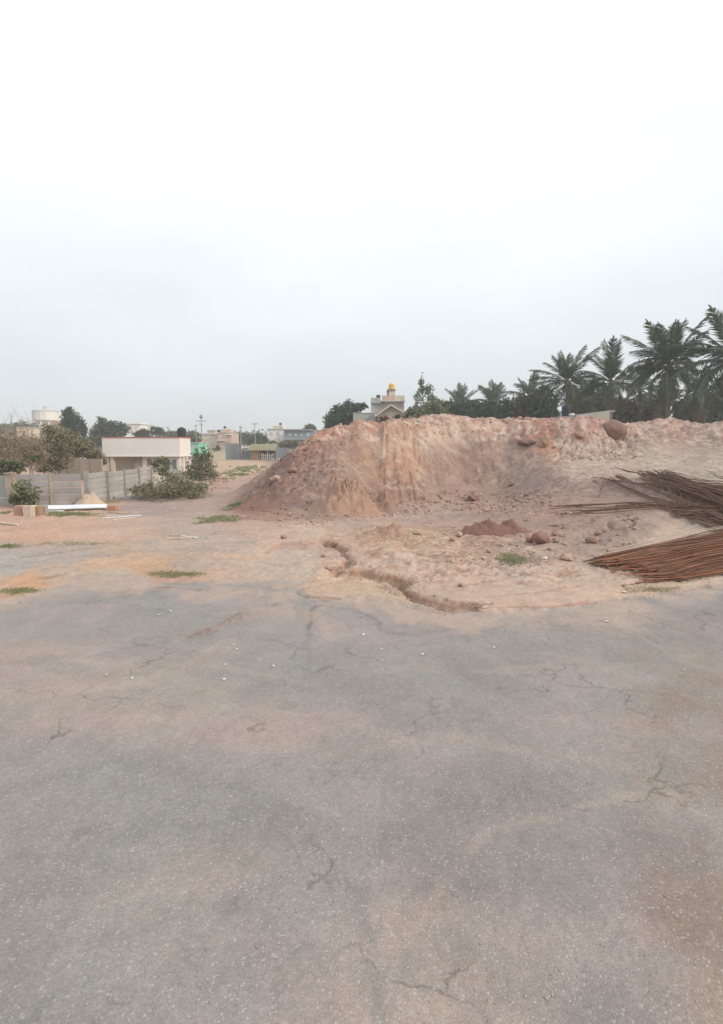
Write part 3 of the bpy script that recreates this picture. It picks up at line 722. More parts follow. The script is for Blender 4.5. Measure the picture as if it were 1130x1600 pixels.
def ground_material():
    m, nt, b = new_mat('earth_and_asphalt')
    N, L = nt.nodes, nt.links
    at1 = N.new('ShaderNodeAttribute'); at1.attribute_name = 'soil'
    at2 = N.new('ShaderNodeAttribute'); at2.attribute_name = 'asph'
    g = N.new('ShaderNodeNewGeometry')
    def noise(s, d=5, r=0.6):
        n = N.new('ShaderNodeTexNoise'); n.inputs['Scale'].default_value = s; n.inputs['Detail'].default_value = d; n.inputs['Roughness'].default_value = r
        L.new(g.outputs['Position'], n.inputs['Vector']); return n.outputs['Fac']
    def mr(x, a, b_, c, d):
        n = N.new('ShaderNodeMapRange'); n.inputs['From Min'].default_value = a; n.inputs['From Max'].default_value = b_
        n.inputs['To Min'].default_value = c; n.inputs['To Max'].default_value = d; L.new(x, n.inputs['Value']); return n.outputs[0]
    def mth(op, a, b_):
        n = N.new('ShaderNodeMath'); n.operation = op
        for i, q in enumerate((a, b_)):
            if isinstance(q, (int, float)): n.inputs[i].default_value = q
            else: L.new(q, n.inputs[i])
        return n.outputs[0]
    na, nb, nc = noise(3.0, 6), noise(16.0, 5, 0.7), noise(70.0, 3, 0.7)
    # soil
    f = mth('MULTIPLY', mr(na, 0.3, 0.7, 0.90, 1.10), mr(nb, 0.3, 0.7, 0.88, 1.12))
    # asphalt aggregate
    vo = N.new('ShaderNodeTexVoronoi'); vo.inputs['Scale'].default_value = 78; L.new(g.outputs['Position'], vo.inputs['Vector'])
    ag = mr(vo.outputs['Distance'], 0.0, 0.6, 1.07, 0.92)
    vc = N.new('ShaderNodeSeparateXYZ'); L.new(vo.outputs['Color'], vc.inputs[0])
    ag2 = mr(vc.outputs[0], 0, 1, 0.89, 1.11)
    fa = mth('MULTIPLY', mth('MULTIPLY', ag, ag2), mr(nb, 0.3, 0.7, 0.93, 1.07))
    speck = mr(vc.outputs[1], 0.955, 0.97, 0.0, 0.55)
    # hairline cracks in the tarmac, warped and broken up
    nw = N.new('ShaderNodeTexNoise'); nw.inputs['Scale'].default_value = 1.6; nw.inputs['Detail'].default_value = 6; L.new(g.outputs['Position'], nw.inputs['Vector'])
    sw = N.new('ShaderNodeVectorMath'); sw.operation = 'SCALE'; sw.inputs['Scale'].default_value = 1.3; L.new(nw.outputs['Color'], sw.inputs[0])
    aw = N.new('ShaderNodeVectorMath'); aw.operation = 'ADD'; L.new(g.outputs['Position'], aw.inputs[0]); L.new(sw.outputs[0], aw.inputs[1])
    v2 = N.new('ShaderNodeTexVoronoi'); v2.feature = 'DISTANCE_TO_EDGE'; v2.inputs['Scale'].default_value = 0.55; L.new(aw.outputs[0], v2.inputs['Vector'])
    crk = mr(v2.outputs['Distance'], 0.004, 0.014, 1.0, 0.0)
    crk = mth('MULTIPLY', crk, mr(noise(0.5, 3), 0.48, 0.60, 0.0, 1.0))
    fa = mth('MULTIPLY', fa, mr(crk, 0, 1, 1.0, 0.68))
    fa = mth('MULTIPLY', fa, mr(noise(1.1, 7, 0.7), 0.3, 0.7, 0.90, 1.10))
    mixf = N.new('ShaderNodeMix'); mixf.data_type = 'FLOAT'
    L.new(at2.outputs['Fac'], mixf.inputs[0]); L.new(f, mixf.inputs[2]); L.new(fa, mixf.inputs[3])
    vm = N.new('ShaderNodeVectorMath'); vm.operation = 'SCALE'
    L.new(at1.outputs['Color'], vm.inputs[0]); L.new(mixf.outputs[0], vm.inputs['Scale'])
    mx = N.new('ShaderNodeMixRGB'); mx.inputs['Color2'].default_value = (0.42, 0.40, 0.38, 1)
    L.new(mth('MULTIPLY', speck, at2.outputs['Fac']), mx.inputs['Fac']); L.new(vm.outputs[0], mx.inputs['Color1'])
    L.new(mx.outputs[0], b.inputs['Base Color'])
    b.inputs['Roughness'].default_value = 0.92
    b.inputs['Specular IOR Level'].default_value = 0.15
    h = mth('ADD', mth('MULTIPLY', nb, 0.020), mth('MULTIPLY', nc, 0.006))
    h = mth('ADD', h, mth('MULTIPLY', na, 0.05))
    hs = N.new('ShaderNodeMix'); hs.data_type = 'FLOAT'
    L.new(at2.outputs['Fac'], hs.inputs[0]); L.new(h, hs.inputs[2]); L.new(mth('ADD', mth('MULTIPLY', vo.outputs['Distance'], -0.004), mth('MULTIPLY', nb, 0.006)), hs.inputs[3])
    bp = N.new('ShaderNodeBump'); bp.inputs['Strength'].default_value = 0.9; bp.inputs['Distance'].default_value = 1.0
    L.new(hs.outputs[0], bp.inputs['Height']); L.new(bp.outputs[0], b.inputs['Normal'])
    return m
MG = ground_material()
# normals of the whole sheet so the pieces share shading along their borders
P = np.stack([Xg, Yg, Z], -1)
du = np.gradient(P, axis=1); dv = np.gradient(P, axis=0)
NRM = np.cross(du, dv); NRM /= np.linalg.norm(NRM, axis=-1, keepdims=True) + 1e-12
nr, ncol = Z.shape
idx = np.arange(nr * ncol).reshape(nr, ncol)
F = np.stack([idx[:-1, :-1], idx[:-1, 1:], idx[1:, 1:], idx[1:, :-1]], -1).reshape(-1, 4)
fc = lambda a: (a[:-1, :-1] + a[1:, 1:]).ravel() / 2
fpx, fpy, fY, fX, fin, fZ = fc(PX), fc(PY), fc(Yg), fc(Xg), fc(inside), fc(Z)
own = np.zeros(len(F), int)
own[fin > 0.5] = 1
MAINP = [(345, 800), (368, 784), (400, 755), (450, 695), (500, 660), (600, 640), (1002, 640), (1000, 690), (940, 714), (880, 722), (850, 748), (815, 775), (760, 788), (690, 792), (640, 800), (560, 808), (480, 820), (400, 815)]
m_ = inpoly(fpx, fpy, MAINP) & (fY > 24) & (fY < 50) & (fX > -9)
own[m_] = 2
m_ = inpoly(fpx, fpy, [(1000, 640), (1700, 640), (1700, 699), (1040, 699), (1000, 690)]) & (fY > 38) & (fY < 56)
own[m_] = 3
own[fin > 0.5] = 1
def sheet(name, k):
    f = F[own == k]
    u, inv = np.unique(f, return_inverse=True)
    f = inv.reshape(-1, 4)
    me = bpy.data.meshes.new(name)
    co = P.reshape(-1, 3)[u].astype(np.float32)
    me.vertices.add(len(u)); me.vertices.foreach_set('co', co.ravel())
    me.loops.add(f.size); me.loops.foreach_set('vertex_index', f.ravel().astype(np.int32))
    me.polygons.add(len(f)); me.polygons.foreach_set('loop_start', np.arange(0, f.size, 4, dtype=np.int32)); me.polygons.foreach_set('loop_total', np.full(len(f), 4, np.int32))
    me.update(calc_edges=True)
    me.polygons.foreach_set('use_smooth', np.ones(len(f), bool))
    a = me.color_attributes.new('soil', 'FLOAT_COLOR', 'POINT')
    cc = np.ones((len(u), 4), np.float32); cc[:, :3] = C.reshape(-1, 3)[u]
    a.data.foreach_set('color', cc.ravel())
    b = me.attributes.new('asph', 'FLOAT', 'POINT'); b.data.foreach_set('value', asph.ravel()[u].astype(np.float32))
    me.normals_split_custom_set_from_vertices(NRM.reshape(-1, 3)[u].tolist())
    me.materials.append(MG)
    o = bpy.data.objects.new(name, me); COL.objects.link(o)
    return o
tag(sheet('ground', 0), kind='structure')
tag(sheet('asphalt_road', 1), kind='structure')
tag(sheet('earth_bank', 2), kind='structure')
tag(sheet('earth_mound', 3), kind='structure')

# ------------------------------------------------------------------ generators
def ico(sub=1):
    import bmesh
    bm = bmesh.new(); bmesh.ops.create_icosphere(bm, subdivisions=sub, radius=1.0)
    v = np.array([p.co[:] for p in bm.verts]); f = [tuple(q.index for q in p.verts) for p in bm.faces]; bm.free()
    return v, f
ICO1, ICO2, ICO3 = ico(1), ico(2), ico(4)
def rock_mesh(seed, sx, sy, sz, rough=0.25, hi=False):
    v, f = ICO3 if hi else ICO2
    r = np.random.RandomState(seed); o = r.rand(3) * 50
    n = fbm(v[:, 0] * 1.3 + o[0] + v[:, 2], v[:, 1] * 1.3 + o[1] - v[:, 2] * 0.7, 3)
    k = 1 + rough * n
    if hi: k += 0.05 * fbm(v[:, 0] * 6 + o[0], v[:, 1] * 6 + v[:, 2] * 5, 3)
    # a few flattened faces
    for _ in range(5):
        d = r.randn(3); d /= np.linalg.norm(d)
        h = 0.78 + 0.12 * r.rand()
        dot = (v * k[:, None]) @ d
        k = np.where(dot > h, k * h / np.maximum(dot, 1e-3), k)
    return v * k[:, None] * np.array([sx, sy, sz]), f
def rock(name, px, py, wpx, hpx, mt, label, cat='rock', seed=1, group=None, rough=0.3, hi=True, depth=1.0):
    p = hit(px, py + hpx * 0.42)
    s = p.y / FPX * 1.02
    sx, sz = wpx * s / 2, hpx * s / 2
    v, f = rock_mesh(seed, sx, sx * depth, sz, rough, hi)
    o = MB().add(v, f).build(name, mt, smooth=hi, loc=(p.x, p.y + sx * 0.3, p.z + sz * 0.72))
    return tag(o, label, cat, group)
def heap(name, px, py, wpx, h, mt, label, cat='heap', depth=0.6, seed=1, rough=0.25, n=44, sink=0.05, group=None, rot=0.0, res=28, asym=0.0, pw=(1.35, 1.25)):
    """a loose heap: dome of soil resting on the terrain, px,py = middle of its foot"""
    p = hit(px, py); rx = wpx * p.y / FPX / 2; ry = rx * depth
    cx, cy = p.x, p.y + ry * 0.9
    v, f = [], []
    na, nr_ = n, res
    for i in range(nr_ + 1):
        rr = i / nr_
        for k in range(na):
            th = 2 * math.pi * k / na
            e = 1 + 0.18 * float(perlin(np.array(math.cos(th) * 1.5 + seed * 7), np.array(math.sin(th) * 1.5)))
            v.append([cx + rr * rx * e * math.cos(th) , cy + rr * ry * e * math.sin(th), rr])
    v = np.array(v); rr = v[:, 2].copy()
    prof = np.clip(1 - rr ** pw[0], 0, 1) ** pw[1]
    nn = fbm(v[:, 0] * 2.0 / max(rx, .4) + seed * 3, v[:, 1] * 2.0 / max(ry, .4) + seed, 4, 0.6)
    prof = prof * (1 + asym * (v[:, 0] - cx) / rx)
    z = h * prof * (1 + 0.35 * nn) + rough * min(h, .8) * 0.7 * fbm(v[:, 0] * 2.6 + seed, v[:, 1] * 2.6, 5, 0.65) * np.sqrt(np.maximum(1 - rr, 0))
    for i in range(len(v)):
        v[i, 2] = hgt(v[i, 0], v[i, 1]) + max(z[i], 0) * (1 if rr[i] < 1 else 0) - (sink if rr[i] > 0.985 else 0) + 0.004
    for i in range(nr_):
        for k in range(na):
            k2 = (k + 1) % na
            f.append((i * na + k, i * na + k2, (i + 1) * na + k2, (i + 1) * na + k))
    o = MB().add(v, f).build(name, mt, smooth=True)
    return tag(o, label, cat, group)
def leaf_quads(blobs, n, size, flat=0.5, elong=1.8, clump=0.30, nclump=26, seed=0):
    r = np.random.RandomState(seed + 101)
    blobs = np.array(blobs, float)
    w = (blobs[:, 3] * blobs[:, 4] * blobs[:, 5]) ** 0.66; w /= w.sum()
    cc = []
    for b, ww in zip(blobs, w):
        m = max(4, int(nclump * ww * len(blobs)))
        d = r.randn(m, 3); d /= np.linalg.norm(d, axis=1, keepdims=True)
        rad = r.rand(m, 1) ** 0.42 * 0.92
        c = b[:3] + d * rad * b[3:6]
        cc.append(np.hstack([c, np.tile(b[3:6] * clump, (m, 1)), np.full((m, 1), ww / m)]))
    cc = np.vstack(cc); pr = cc[:, 6] * (0.4 + r.rand(len(cc)) * 1.2); pr /= pr.sum()
    pick = r.choice(len(cc), n, p=pr)
    pos = cc[pick, :3] + r.randn(n, 3) * cc[pick, 3:6] * 0.62
    nrm = r.randn(n, 3); nrm[:, 2] += flat * 2; nrm /= np.linalg.norm(nrm, axis=1, keepdims=True)
    a = np.cross(nrm, r.randn(n, 3)); a /= np.linalg.norm(a, axis=1, keepdims=True) + 1e-9
    b = np.cross(nrm, a)
    s = size * (0.6 + 0.8 * r.rand(n, 1))
    a = a * s * elong * 0.5; b = b * s * 0.5
    return np.stack([pos - a, pos - b * 0.9 + a * .1, pos + a, pos + b * 0.9 + a * .1], 1)
def branch(mb, p, d, L, r0, lev, rnd, spread=0.5, n=5, up=0.15, kids=3):
    p = Vector(p); d = Vector(d).normalized()
    pts, rad = [p.copy()], [r0]
    q = p.copy(); dd = d.copy()
    for i in range(3):
        dd = (dd + Vector((rnd.uniform(-1, 1), rnd.uniform(-1, 1), rnd.uniform(-.5, 1))) * 0.16 + Vector((0, 0, up * 0.3))).normalized()
        q = q + dd * (L / 3); pts.append(q.copy()); rad.append(r0 * (1 - 0.2 * (i + 1)))
    mb.tube(pts, rad, n if lev > 1 else 3, cap=False)
    if lev > 0:
        for k in range(kids):
            t = pts[rnd.choice([1, 2, 3])]
            nd = (dd + Vector((rnd.uniform(-1, 1), rnd.uniform(-1, 1), rnd.uniform(-.3, .9))) * spread * 1.6).normalized()
            branch(mb, t, nd, L * rnd.uniform(.55, .8), r0 * 0.5, lev - 1, rnd, spread, n, up, kids)
def blob_px(px, py, rx, ry, Y, dep=1.0):
    c = at(px, py, Y); s = Y / FPX
    return (c[0], c[1], c[2], rx * s, rx * s * dep, ry * s)
_ts = [0]
def tree(name, label, cat, Y, blobs, n, size, lm='leaf_dark', bark='bark', group=None, base=None, trunk_r=0.18, flat=0.5, clump=0.30, nclump=26, twigs=0, loc_z=None, dep=1.0):
    _ts[0] += 1; sd_ = _ts[0]; rnd = random.Random(sd_)
    B = [blob_px(*b, Y, dep) for b in blobs]
    bx = at(base, 700, Y)[0] if base is not None else sum(b[0] for b in B) / len(B)
    z0 = hgt(bx, Y) if loc_z is None else loc_z
    t = empty(name, (bx, Y, z0), label, cat, group)
    t_off = np.array([bx, Y, z0])
    q = leaf_quads(B, n, size, flat=flat, clump=clump, nclump=nclump, seed=sd_) - t_off
    q[..., 2] = np.maximum(q[..., 2], 0.02)
    quads_mesh('crown', q.reshape(-1, 3), 4, M[lm], t)
    mb = MB()
    low = min(b[2] - b[5] for b in B) - z0; top = max(b[2] + b[5] * .6 for b in B) - z0
    mid = max(low + 0.15 * (top - low), 0.3)
    mb.tube([(0, 0, -0.2), (0.04, 0, mid * 0.5), (0.0, 0.05, mid)], [trunk_r, trunk_r * .8, trunk_r * .65], 7, cap=False)
    for b in B:
        c = np.array(b[:3]) - t_off
        for k in range(2):
            e = Vector(c + np.array([rnd.uniform(-.5, .5) * b[3], rnd.uniform(-.5, .5) * b[4], rnd.uniform(-.2, .6) * b[5]]))
            s = Vector((0, 0, mid * .9))
            m1 = s.lerp(e, 0.5) + Vector((0, 0, 0.1 * (e - s).length))
            mb.tube([s, m1, e], [trunk_r * .45, trunk_r * .3, trunk_r * .1], 5, cap=False)
            if twigs:
                for _ in range(twigs):
                    branch(mb, m1.lerp(e, rnd.random()), (rnd.uniform(-1, 1), rnd.uniform(-1, 1), rnd.uniform(0, 1.6)), min(b[3], b[5]) * rnd.uniform(.5, 1.0), trunk_r * .14, 1, rnd, 0.5, 3)
    mb.build('trunk', M[bark], t)
    return t

def box_px(mb, x0, x1, yt, yb, Y, depth, z0=None):
    """box whose front face covers the given photo rectangle at distance Y"""
    X0, X1 = at(x0, 700, Y)[0], at(x1, 700, Y)[0]
    zt = at(565, yt, Y)[2]; zb = at(565, yb, Y)[2] if z0 is None else z0
    mb.box(X0, X1, Y, Y + depth, zb, zt)
    return X0, X1, zb, zt
def place(t, ob):      # parent an object built in world coordinates to the thing's empty
    ob.parent = t; ob.location = Vector(ob.location) - Vector(t.location)
    return ob
def part_px(t, name, mt, x0, x1, yt, yb, Y, depth, z0=None):
    mb = MB(); box_px(mb, x0, x1, yt, yb, Y, depth, z0)
    return place(t, mb.build(name, M[mt]))

# ------------------------------------------------------------------ boundary wall of precast slabs
def slab_wall(name, label, pts, h, nsl, mt='concrete', group=None, postw=0.16, post_mt='post', post_h=0.06, thick=0.05, posts=None, cat='wall'):
    t = empty(name, (pts[0][0], pts[0][1], hgt(*pts[0])), label, cat, group)
    rnd = random.Random(len(pts) * 7 + int(abs(pts[0][0])))
    for i, (x, y) in enumerate(pts):
        if posts is not None and i not in posts: continue
        z = hgt(x, y) - 0.2
        a = 0.0
        if i < len(pts) - 1: a = math.atan2(pts[i + 1][1] - y, pts[i + 1][0] - x)
        else: a = math.atan2(y - pts[i - 1][1], x - pts[i - 1][0])
        m = Matrix.Translation((x, y, z)) @ Matrix.Rotation(a + rnd.uniform(-.03, .03), 4, 'Z') @ Matrix.Rotation(rnd.uniform(-.012, .012), 4, 'X')
        place(t, MB().box(-postw / 2, postw / 2, -postw / 2, postw / 2, 0, h + 0.2 + post_h, m).build('post', M[post_mt]))
    for i in range(len(pts) - 1):
        (xa, ya), (xb, yb) = pts[i], pts[i + 1]
        L = math.hypot(xb - xa, yb - ya); a = math.atan2(yb - ya, xb - xa)
        za, zb = hgt(xa, ya), hgt(xb, yb)
        z0 = min(za, zb) - 0.12
        sh = (h + 0.12 + (za + zb) / 2 - z0 - .12) / nsl
        for k in range(nsl):
            m = Matrix.Translation(((xa + xb) / 2, (ya + yb) / 2, z0 + k * sh)) @ Matrix.Rotation(a + rnd.uniform(-.006, .006), 4, 'Z') @ Matrix.Rotation(rnd.uniform(-.02, .02), 4, 'X')
            hw = L / 2 - postw / 2 + 0.02
            w2 = rnd.uniform(-.014, .014)
            g = 0.034
            mb = MB()
            # chamfered slab
            poly = [(-thick / 2 + w2, 0.012), (-thick / 2 + 0.012 + w2, 0), (thick / 2, 0), (thick / 2, sh - g), (-thick / 2 + 0.012 + w2, sh - g), (-thick / 2 + w2, sh - g - .012)]
            vs_ = [m @ Vector((s * hw, p[0], p[1])) for s in (-1, 1) for p in poly]
            n = 6
            mb.add(vs_, [tuple(range(n))[::-1], tuple(range(n, 2 * n))] + [(j, (j + 1) % n, (j + 1) % n + n, j + n) for j in range(n)])
            place(t, mb.build('slab', M[mt]))
    return t
slab_wall('boundary_wall', 'grey precast concrete slab wall facing the road behind the leafy plant', [(-17.85, 28.0), (-16.3, 28.55), (-14.95, 29.1)], 1.68, 5, posts=[0, 1], cat='wall')
slab_wall('boundary_wall', 'sunlit pale precast slab wall running away towards the white flat roofed house', [(-14.78, 29.25), (-15.05, 32.1), (-15.33, 35.1), (-15.62, 38.1), (-15.9, 41.1)], 1.70, 6, mt='slab_sunlit', post_mt='concrete', postw=0.22, cat='wall')
slab_wall('boundary_wall', 'green grey panel wall at the left edge beside the pale post', [(-22.0, 27.6), (-18.15, 28.25)], 1.6, 3, mt='greywall', posts=[0], thick=0.05, cat='wall')
t = empty('gate_pillar', (-18.05, 28.0, 0), 'pale crumbling masonry pillar between the grey wall and the green panels', 'pillar')
place(t, MB().box(-18.25, -17.92, 27.85, 28.2, -0.1, 1.66).build('shaft', M['post']))
place(t, MB().box(-18.29, -17.88, 27.81, 28.24, 1.66, 1.74).build('cap', M['post']))
# low rubble-stone wall seen over the slab wall
t = empty('plastered_wall', (-24, 50, 0), 'low brown weathered wall standing behind the slab wall', 'wall')
for k in range(4):
    xx = -28.0 + k * 1.05
    place(t, MB().box(xx, xx + 1.03, 50 + 0.03 * (k % 3), 50.3, -0.1, 1.9 + 0.10 * math.sin(k * 1.7) + .07 * k).build('panel', M['plaster']))

# ------------------------------------------------------------------ things lying at the foot of the wall
def plank(name, a, b, w, h, mt, label, cat='plank', group=None, zo=0.01):
    a = hit(*a); b = hit(*b); a.z += h / 2 + zo; b.z += h / 2 + zo
    d = b - a; L = d.length
    m = Matrix.Translation((a + b) / 2) @ d.to_track_quat('X', 'Z').to_matrix().to_4x4()
    mb = MB()
    rnd = random.Random(int(L * 100)); n = 5; vs_ = []
    for i in range(n + 1):
        x = -L / 2 + L * i / n; bow = 0.02 * math.sin(i * 2.1); ww = w * (1 + rnd.uniform(-.12, .12))
        for (yy, zz) in ((-ww / 2, -h / 2), (ww / 2, -h / 2), (ww / 2, h / 2), (-ww / 2, h / 2)):
            vs_.append(m @ Vector((x, yy + bow, zz)))
    fs = [(0, 1, 2, 3), tuple(n * 4 + k for k in (3, 2, 1, 0))]
    for i in range(n):
        for k in range(4):
            k2 = (k + 1) % 4; fs.append((i * 4 + k, (i + 1) * 4 + k, (i + 1) * 4 + k2, i * 4 + k2))
    o = mb.add(vs_, fs).build(name, M[mt])
    return tag(o, label, cat, group)
def block(name, x0, x1, yt, yb, mt, label, cat, depth=0.3, group=None, yaw=0.0):
    p = hit((x0 + x1) / 2, yb); s = p.y / FPX
    w, h = (x1 - x0) * s, (yb - yt) * s
    m = Matrix.Rotation(yaw, 4, 'Z')
    mb = MB(); c = 0.012
    vs_ = []
    for z, i_ in ((-0.03, c), (0.0, 0), (h - c, 0), (h, c)):
        for (x, y) in ((-w / 2 + i_, i_), (w / 2 - i_, i_), (w / 2 - i_, depth - i_), (-w / 2 + i_, depth - i_)): vs_.append(m @ Vector((x, y, z)))
    fs = [(3, 2, 1, 0), (12, 13, 14, 15)]
    for i in range(3):
        for k in range(4): fs.append((i * 4 + k, i * 4 + (k + 1) % 4, (i + 1) * 4 + (k + 1) % 4, (i + 1) * 4 + k))
    return tag(mb.add(vs_, fs).build(name, M[mt], loc=p), label, cat, group)
GB = 'blocks standing in a row by the grass below the grey wall'
block('masonry_block', 22, 35.5, 790, 805, 'brickdark', 'brown block at the left end of the row below the leafy plant', 'block', group=GB, yaw=-.1)
block('masonry_block', 36, 46, 790.5, 806.5, 'woodpale', 'tan upright block second from the left in the row below the plant', 'block', group=GB)
block('masonry_block', 46.5, 53, 790, 807, 'cream', 'narrow cream slab standing in the middle of the block row', 'block', group=GB)
block('masonry_block', 53.5, 61, 791, 806, 'wood', 'brownish block between the cream slab and the white sheet end', 'block', group=GB)
block('masonry_block', 61.5, 71, 790, 804, 'woodgrey', 'greyish pink block at the right end of the row touching the white sheet', 'block', group=GB, yaw=.1)
block('orange_brick', 168, 181, 790, 798.5, 'brick', 'single orange brick block at the right end of the long white sheet', 'brick', depth=.25, yaw=-.15)
# long white sheet
a, b = hit(71, 799), hit(167, 796.5)
t = empty('white_sheet', a, 'long white metal sheet lying along the foot of the wall', 'metal sheet')
d = (b - a).normalized(); sd2 = Vector((-d.y, d.x, 0))
def strip(a, b, w, z0, z1, name, mt, par):
    mb = MB(); n = 6; vs_ = []
    for i in range(n + 1):
        c = a.lerp(b, i / n); z = hgt(c.x, c.y)
        s = .012 * math.sin(i * 1.9)
        for (ww, zz) in ((0, z0 + s), (w, z1 + s), (w, z1 + s + .03), (0, z0 + s + .03)): vs_.append((c.x + sd2.x * ww, c.y + sd2.y * ww, z + zz))
    fs = [(0, 1, 2, 3), tuple(n * 4 + k for k in (3, 2, 1, 0))]
    for i in range(n):
        for k in range(4):
            k2 = (k + 1) % 4; fs.append((i * 4 + k, (i + 1) * 4 + k, (i + 1) * 4 + k2, i * 4 + k2))
    o = mb.add(vs_, fs).build(name, M[mt]); place(par, o); return o
strip(a, b, 0.45, 0.10, 0.22, 'sheet', 'whitemetal', t)
strip(a + sd2 * .04, b + sd2 * .04, 0.05, 0.0, 0.0, 'shadow_strip', 'dark', t)  # added dark strip standing in for the shadow under the sheet
tag(plank('white_offcut', (72, 801.5), (100, 800.5), .13, .09, 'whitemetal', '', ''), 'short white offcut under the left end of the white sheet', 'metal offcut')
o = heap('plastic_film', 80, 789, 74, 0.14, M['sheetblack'], 'black crumpled plastic film lying along the foot of the grey wall', 'plastic sheet', depth=.16, seed=4, rough=.9)
heap('sand_heap', 133, 791, 52, 0.66, M['sand'], 'small pale sand heap against the corner of the slab wall', 'sand heap', depth=.7, seed=2, rough=.05)
GP = 'pale planks strewn by the orange brick'
for i, (a, b, m_n, l) in enumerate([((152, 806), (190, 808), 'woodpale', 'pale plank lying nearest the orange brick'), ((160, 810.5), (222, 806), 'whitemetal', 'longest white batten lying across the other planks'),
        ((176, 813), (212, 810), 'woodpale', 'front pale plank of the strewn bunch'), ((184, 802), (226, 801.5), 'woodgrey', 'thin grey batten lying behind the white one'), ((168, 801), (200, 803.5), 'woodpale', 'short pale batten just right of the orange brick')]):
    plank('plank', a, b, .07, .04, m_n, l, 'plank', GP)
plank('stick', (-6, 817.5), (29, 821.5), .08, .05, 'woodpale', 'pale pinkish stick lying on bare earth at the left edge', 'stick')
GS = 'pale branches lying in the middle of the dirt road'
plank('branch', (258, 838), (285, 837), .05, .04, 'woodpale', 'short pale branch at the left of the pair on the dirt road', 'branch', GS)
plank('branch', (262, 843), (311, 841), .07, .05, 'woodpale', 'longer pale branch lying across the dirt road', 'branch', GS)
plank('branch', (282, 838.5), (308, 842), .05, .04, 'whitemetal', 'whitish branch crossing the longer one on the dirt road', 'branch', GS)
plank('branch', (322, 842), (336, 832), .05, .03, 'woodgrey', 'thin grey branch lying right of the pale branches', 'branch')

# ------------------------------------------------------------------ rubble and weeds left of the track
heap('rubble_heap', 258, 783, 140, 0.62, M['rubble'], 'broad low heap of brown rubble and weeds left of the track', 'rubble heap', depth=.5, seed=5, rough=.9)
heap('rubble_heap', 292, 770, 66, 0.55, M['rubble'], 'grassy rubble heap in front of the tall green shrub', 'rubble heap', depth=.6, seed=6, rough=.8)
heap('rubble_heap', 212, 774, 80, 0.45, M['rubble'], 'grey brown debris heap against the far end of the slab wall', 'rubble heap', depth=.5, seed=7, rough=.9)
heap('rubble_heap', 318, 752, 62, 0.5, M['soil_orange'], 'small orange earth heap beside the tall green shrub', 'earth heap', depth=.6, seed=8, rough=.8)
heap('rubble_heap', 246, 757, 34, 0.7, M['cream'], 'ochre rubble heap just beyond the end of the slab wall', 'rubble heap', depth=.7, seed=9, rough=.8)
rock('stone', 296, 775, 18, 9, M['clod_red'], 'reddish stone at the front of the weedy rubble by the track', 'stone', 3)
rock('stone', 283, 770, 10, 7, M['clod_brown'], 'small brown stone on the weedy rubble by the track', 'stone', 4)
rock('stone', 250, 748, 13, 9, M['clod_pale'], 'pale boulder sitting at the far end of the slab wall', 'stone', 5)
rock('stone', 342, 741, 9, 8, M['soil_orange'], 'orange stone beside the track near the green shrub', 'stone', 8)
t = empty('concrete_kerb_piece', hit(196, 781), 'long grey concrete slab lying at the foot of the sunlit wall', 'concrete slab')
o = plank('slab_piece', (178, 783), (232, 781), .35, .22, 'concrete', '', ''); 
place(t, o)

# ------------------------------------------------------------------ white flat-roofed house
HY = 55.0
hx = lambda px: at(px, 700, HY)[0]
hz = lambda py: at(565, py, HY)[2]
t = empty('flat_roofed_house', (hx(220), HY, 0), 'long white single storey house with deep blank parapet and red coping', 'house')
X0, X1 = hx(160), hx(281)
place(t, MB().box(X0, X1, HY, HY + 3.5, hz(712), hz(684)).build('parapet', M['white']))
place(t, MB().box(X0 - .06, X1 + .06, HY - .06, HY + 3.56, hz(684), hz(683) + .03).build('coping', M['redtile']))
place(t, MB().box(X0 - .1, X1 + .1, HY - .1, HY + 3.6, hz(712) - .10, hz(712)).build('cornice', M['white']))
place(t, MB().box(hx(218), X1 - .25, HY + .55, HY + 3.2, 0, hz(712) - .1).build('wall', M['white']))
place(t, MB().box(X0 + .2, hx(218), HY + 1.5, HY + 1.8, 0, hz(712) - .1).build('rear_wall', M['cream']))
for a, b in ((161, 168), (171, 176)):
    place(t, MB().box(hx(a), hx(b), HY + .1, HY + .45, 0, hz(712) - .1).build('column', M['cream']))
place(t, MB().box(hx(205), hx(217.5), HY + .5, HY + .8, 0, hz(712) - .1).build('column', M['plaster']))
for k in range(4):
    yy = HY + 0.1 + k * 1.05
    place(t, MB().box(X1 - .18, X1, yy, yy + .2, 0, hz(712) - .1).build('column', M['white']))
d_ = place(t, MB().box(hx(226), hx(233), HY + .50, HY + .55, 0, 1.9).build('door', M['wood']))
d_ = place(t, MB().box(hx(266), hx(272), HY + .50, HY + .55, .9, 1.8).build('window', M['bluegrey']))
# roof tank
def water_tank(name, px, yt, yb, wpx, Y, mt, label, ribs=6, group=None):
    s = Y / FPX; r_ = wpx * s / 2; h = (yb - yt) * s
    x = at(px, 700, Y)[0]; z = at(565, yb, Y)[2]
    t = empty(name, (x, Y, z), label, 'water tank', group)
    pr = [(r_ * .97, 0)]
    for k in range(ribs):
        a = h * .8 * k / ribs; b = h * .8 * (k + 1) / ribs
        pr += [(r_, a + .02 * h), (r_, b - .03 * h), (r_ * .955, b - .015 * h)]
    pr += [(r_ * .96, h * .82), (r_ * .72, h * .92), (r_ * .42, h * .95)]
    o = MB().lathe(pr, n=20).build('body', M[mt], t, smooth=False)
    MB().lathe([(r_ * .40, h * .95), (r_ * .42, h * .96), (r_ * .42, h), (r_ * .3, h * 1.02)], n=16).build('lid', M[mt], t)
    return t
water_tank('water_tank', 285, 668, 682, 13, HY + 1.6, 'tankblack', 'black ribbed water tank on the corner of the white flat roof')
t = empty('aerial', at(263, 682, HY + 2), 'thin aerial mast rising above the white flat roof', 'aerial')
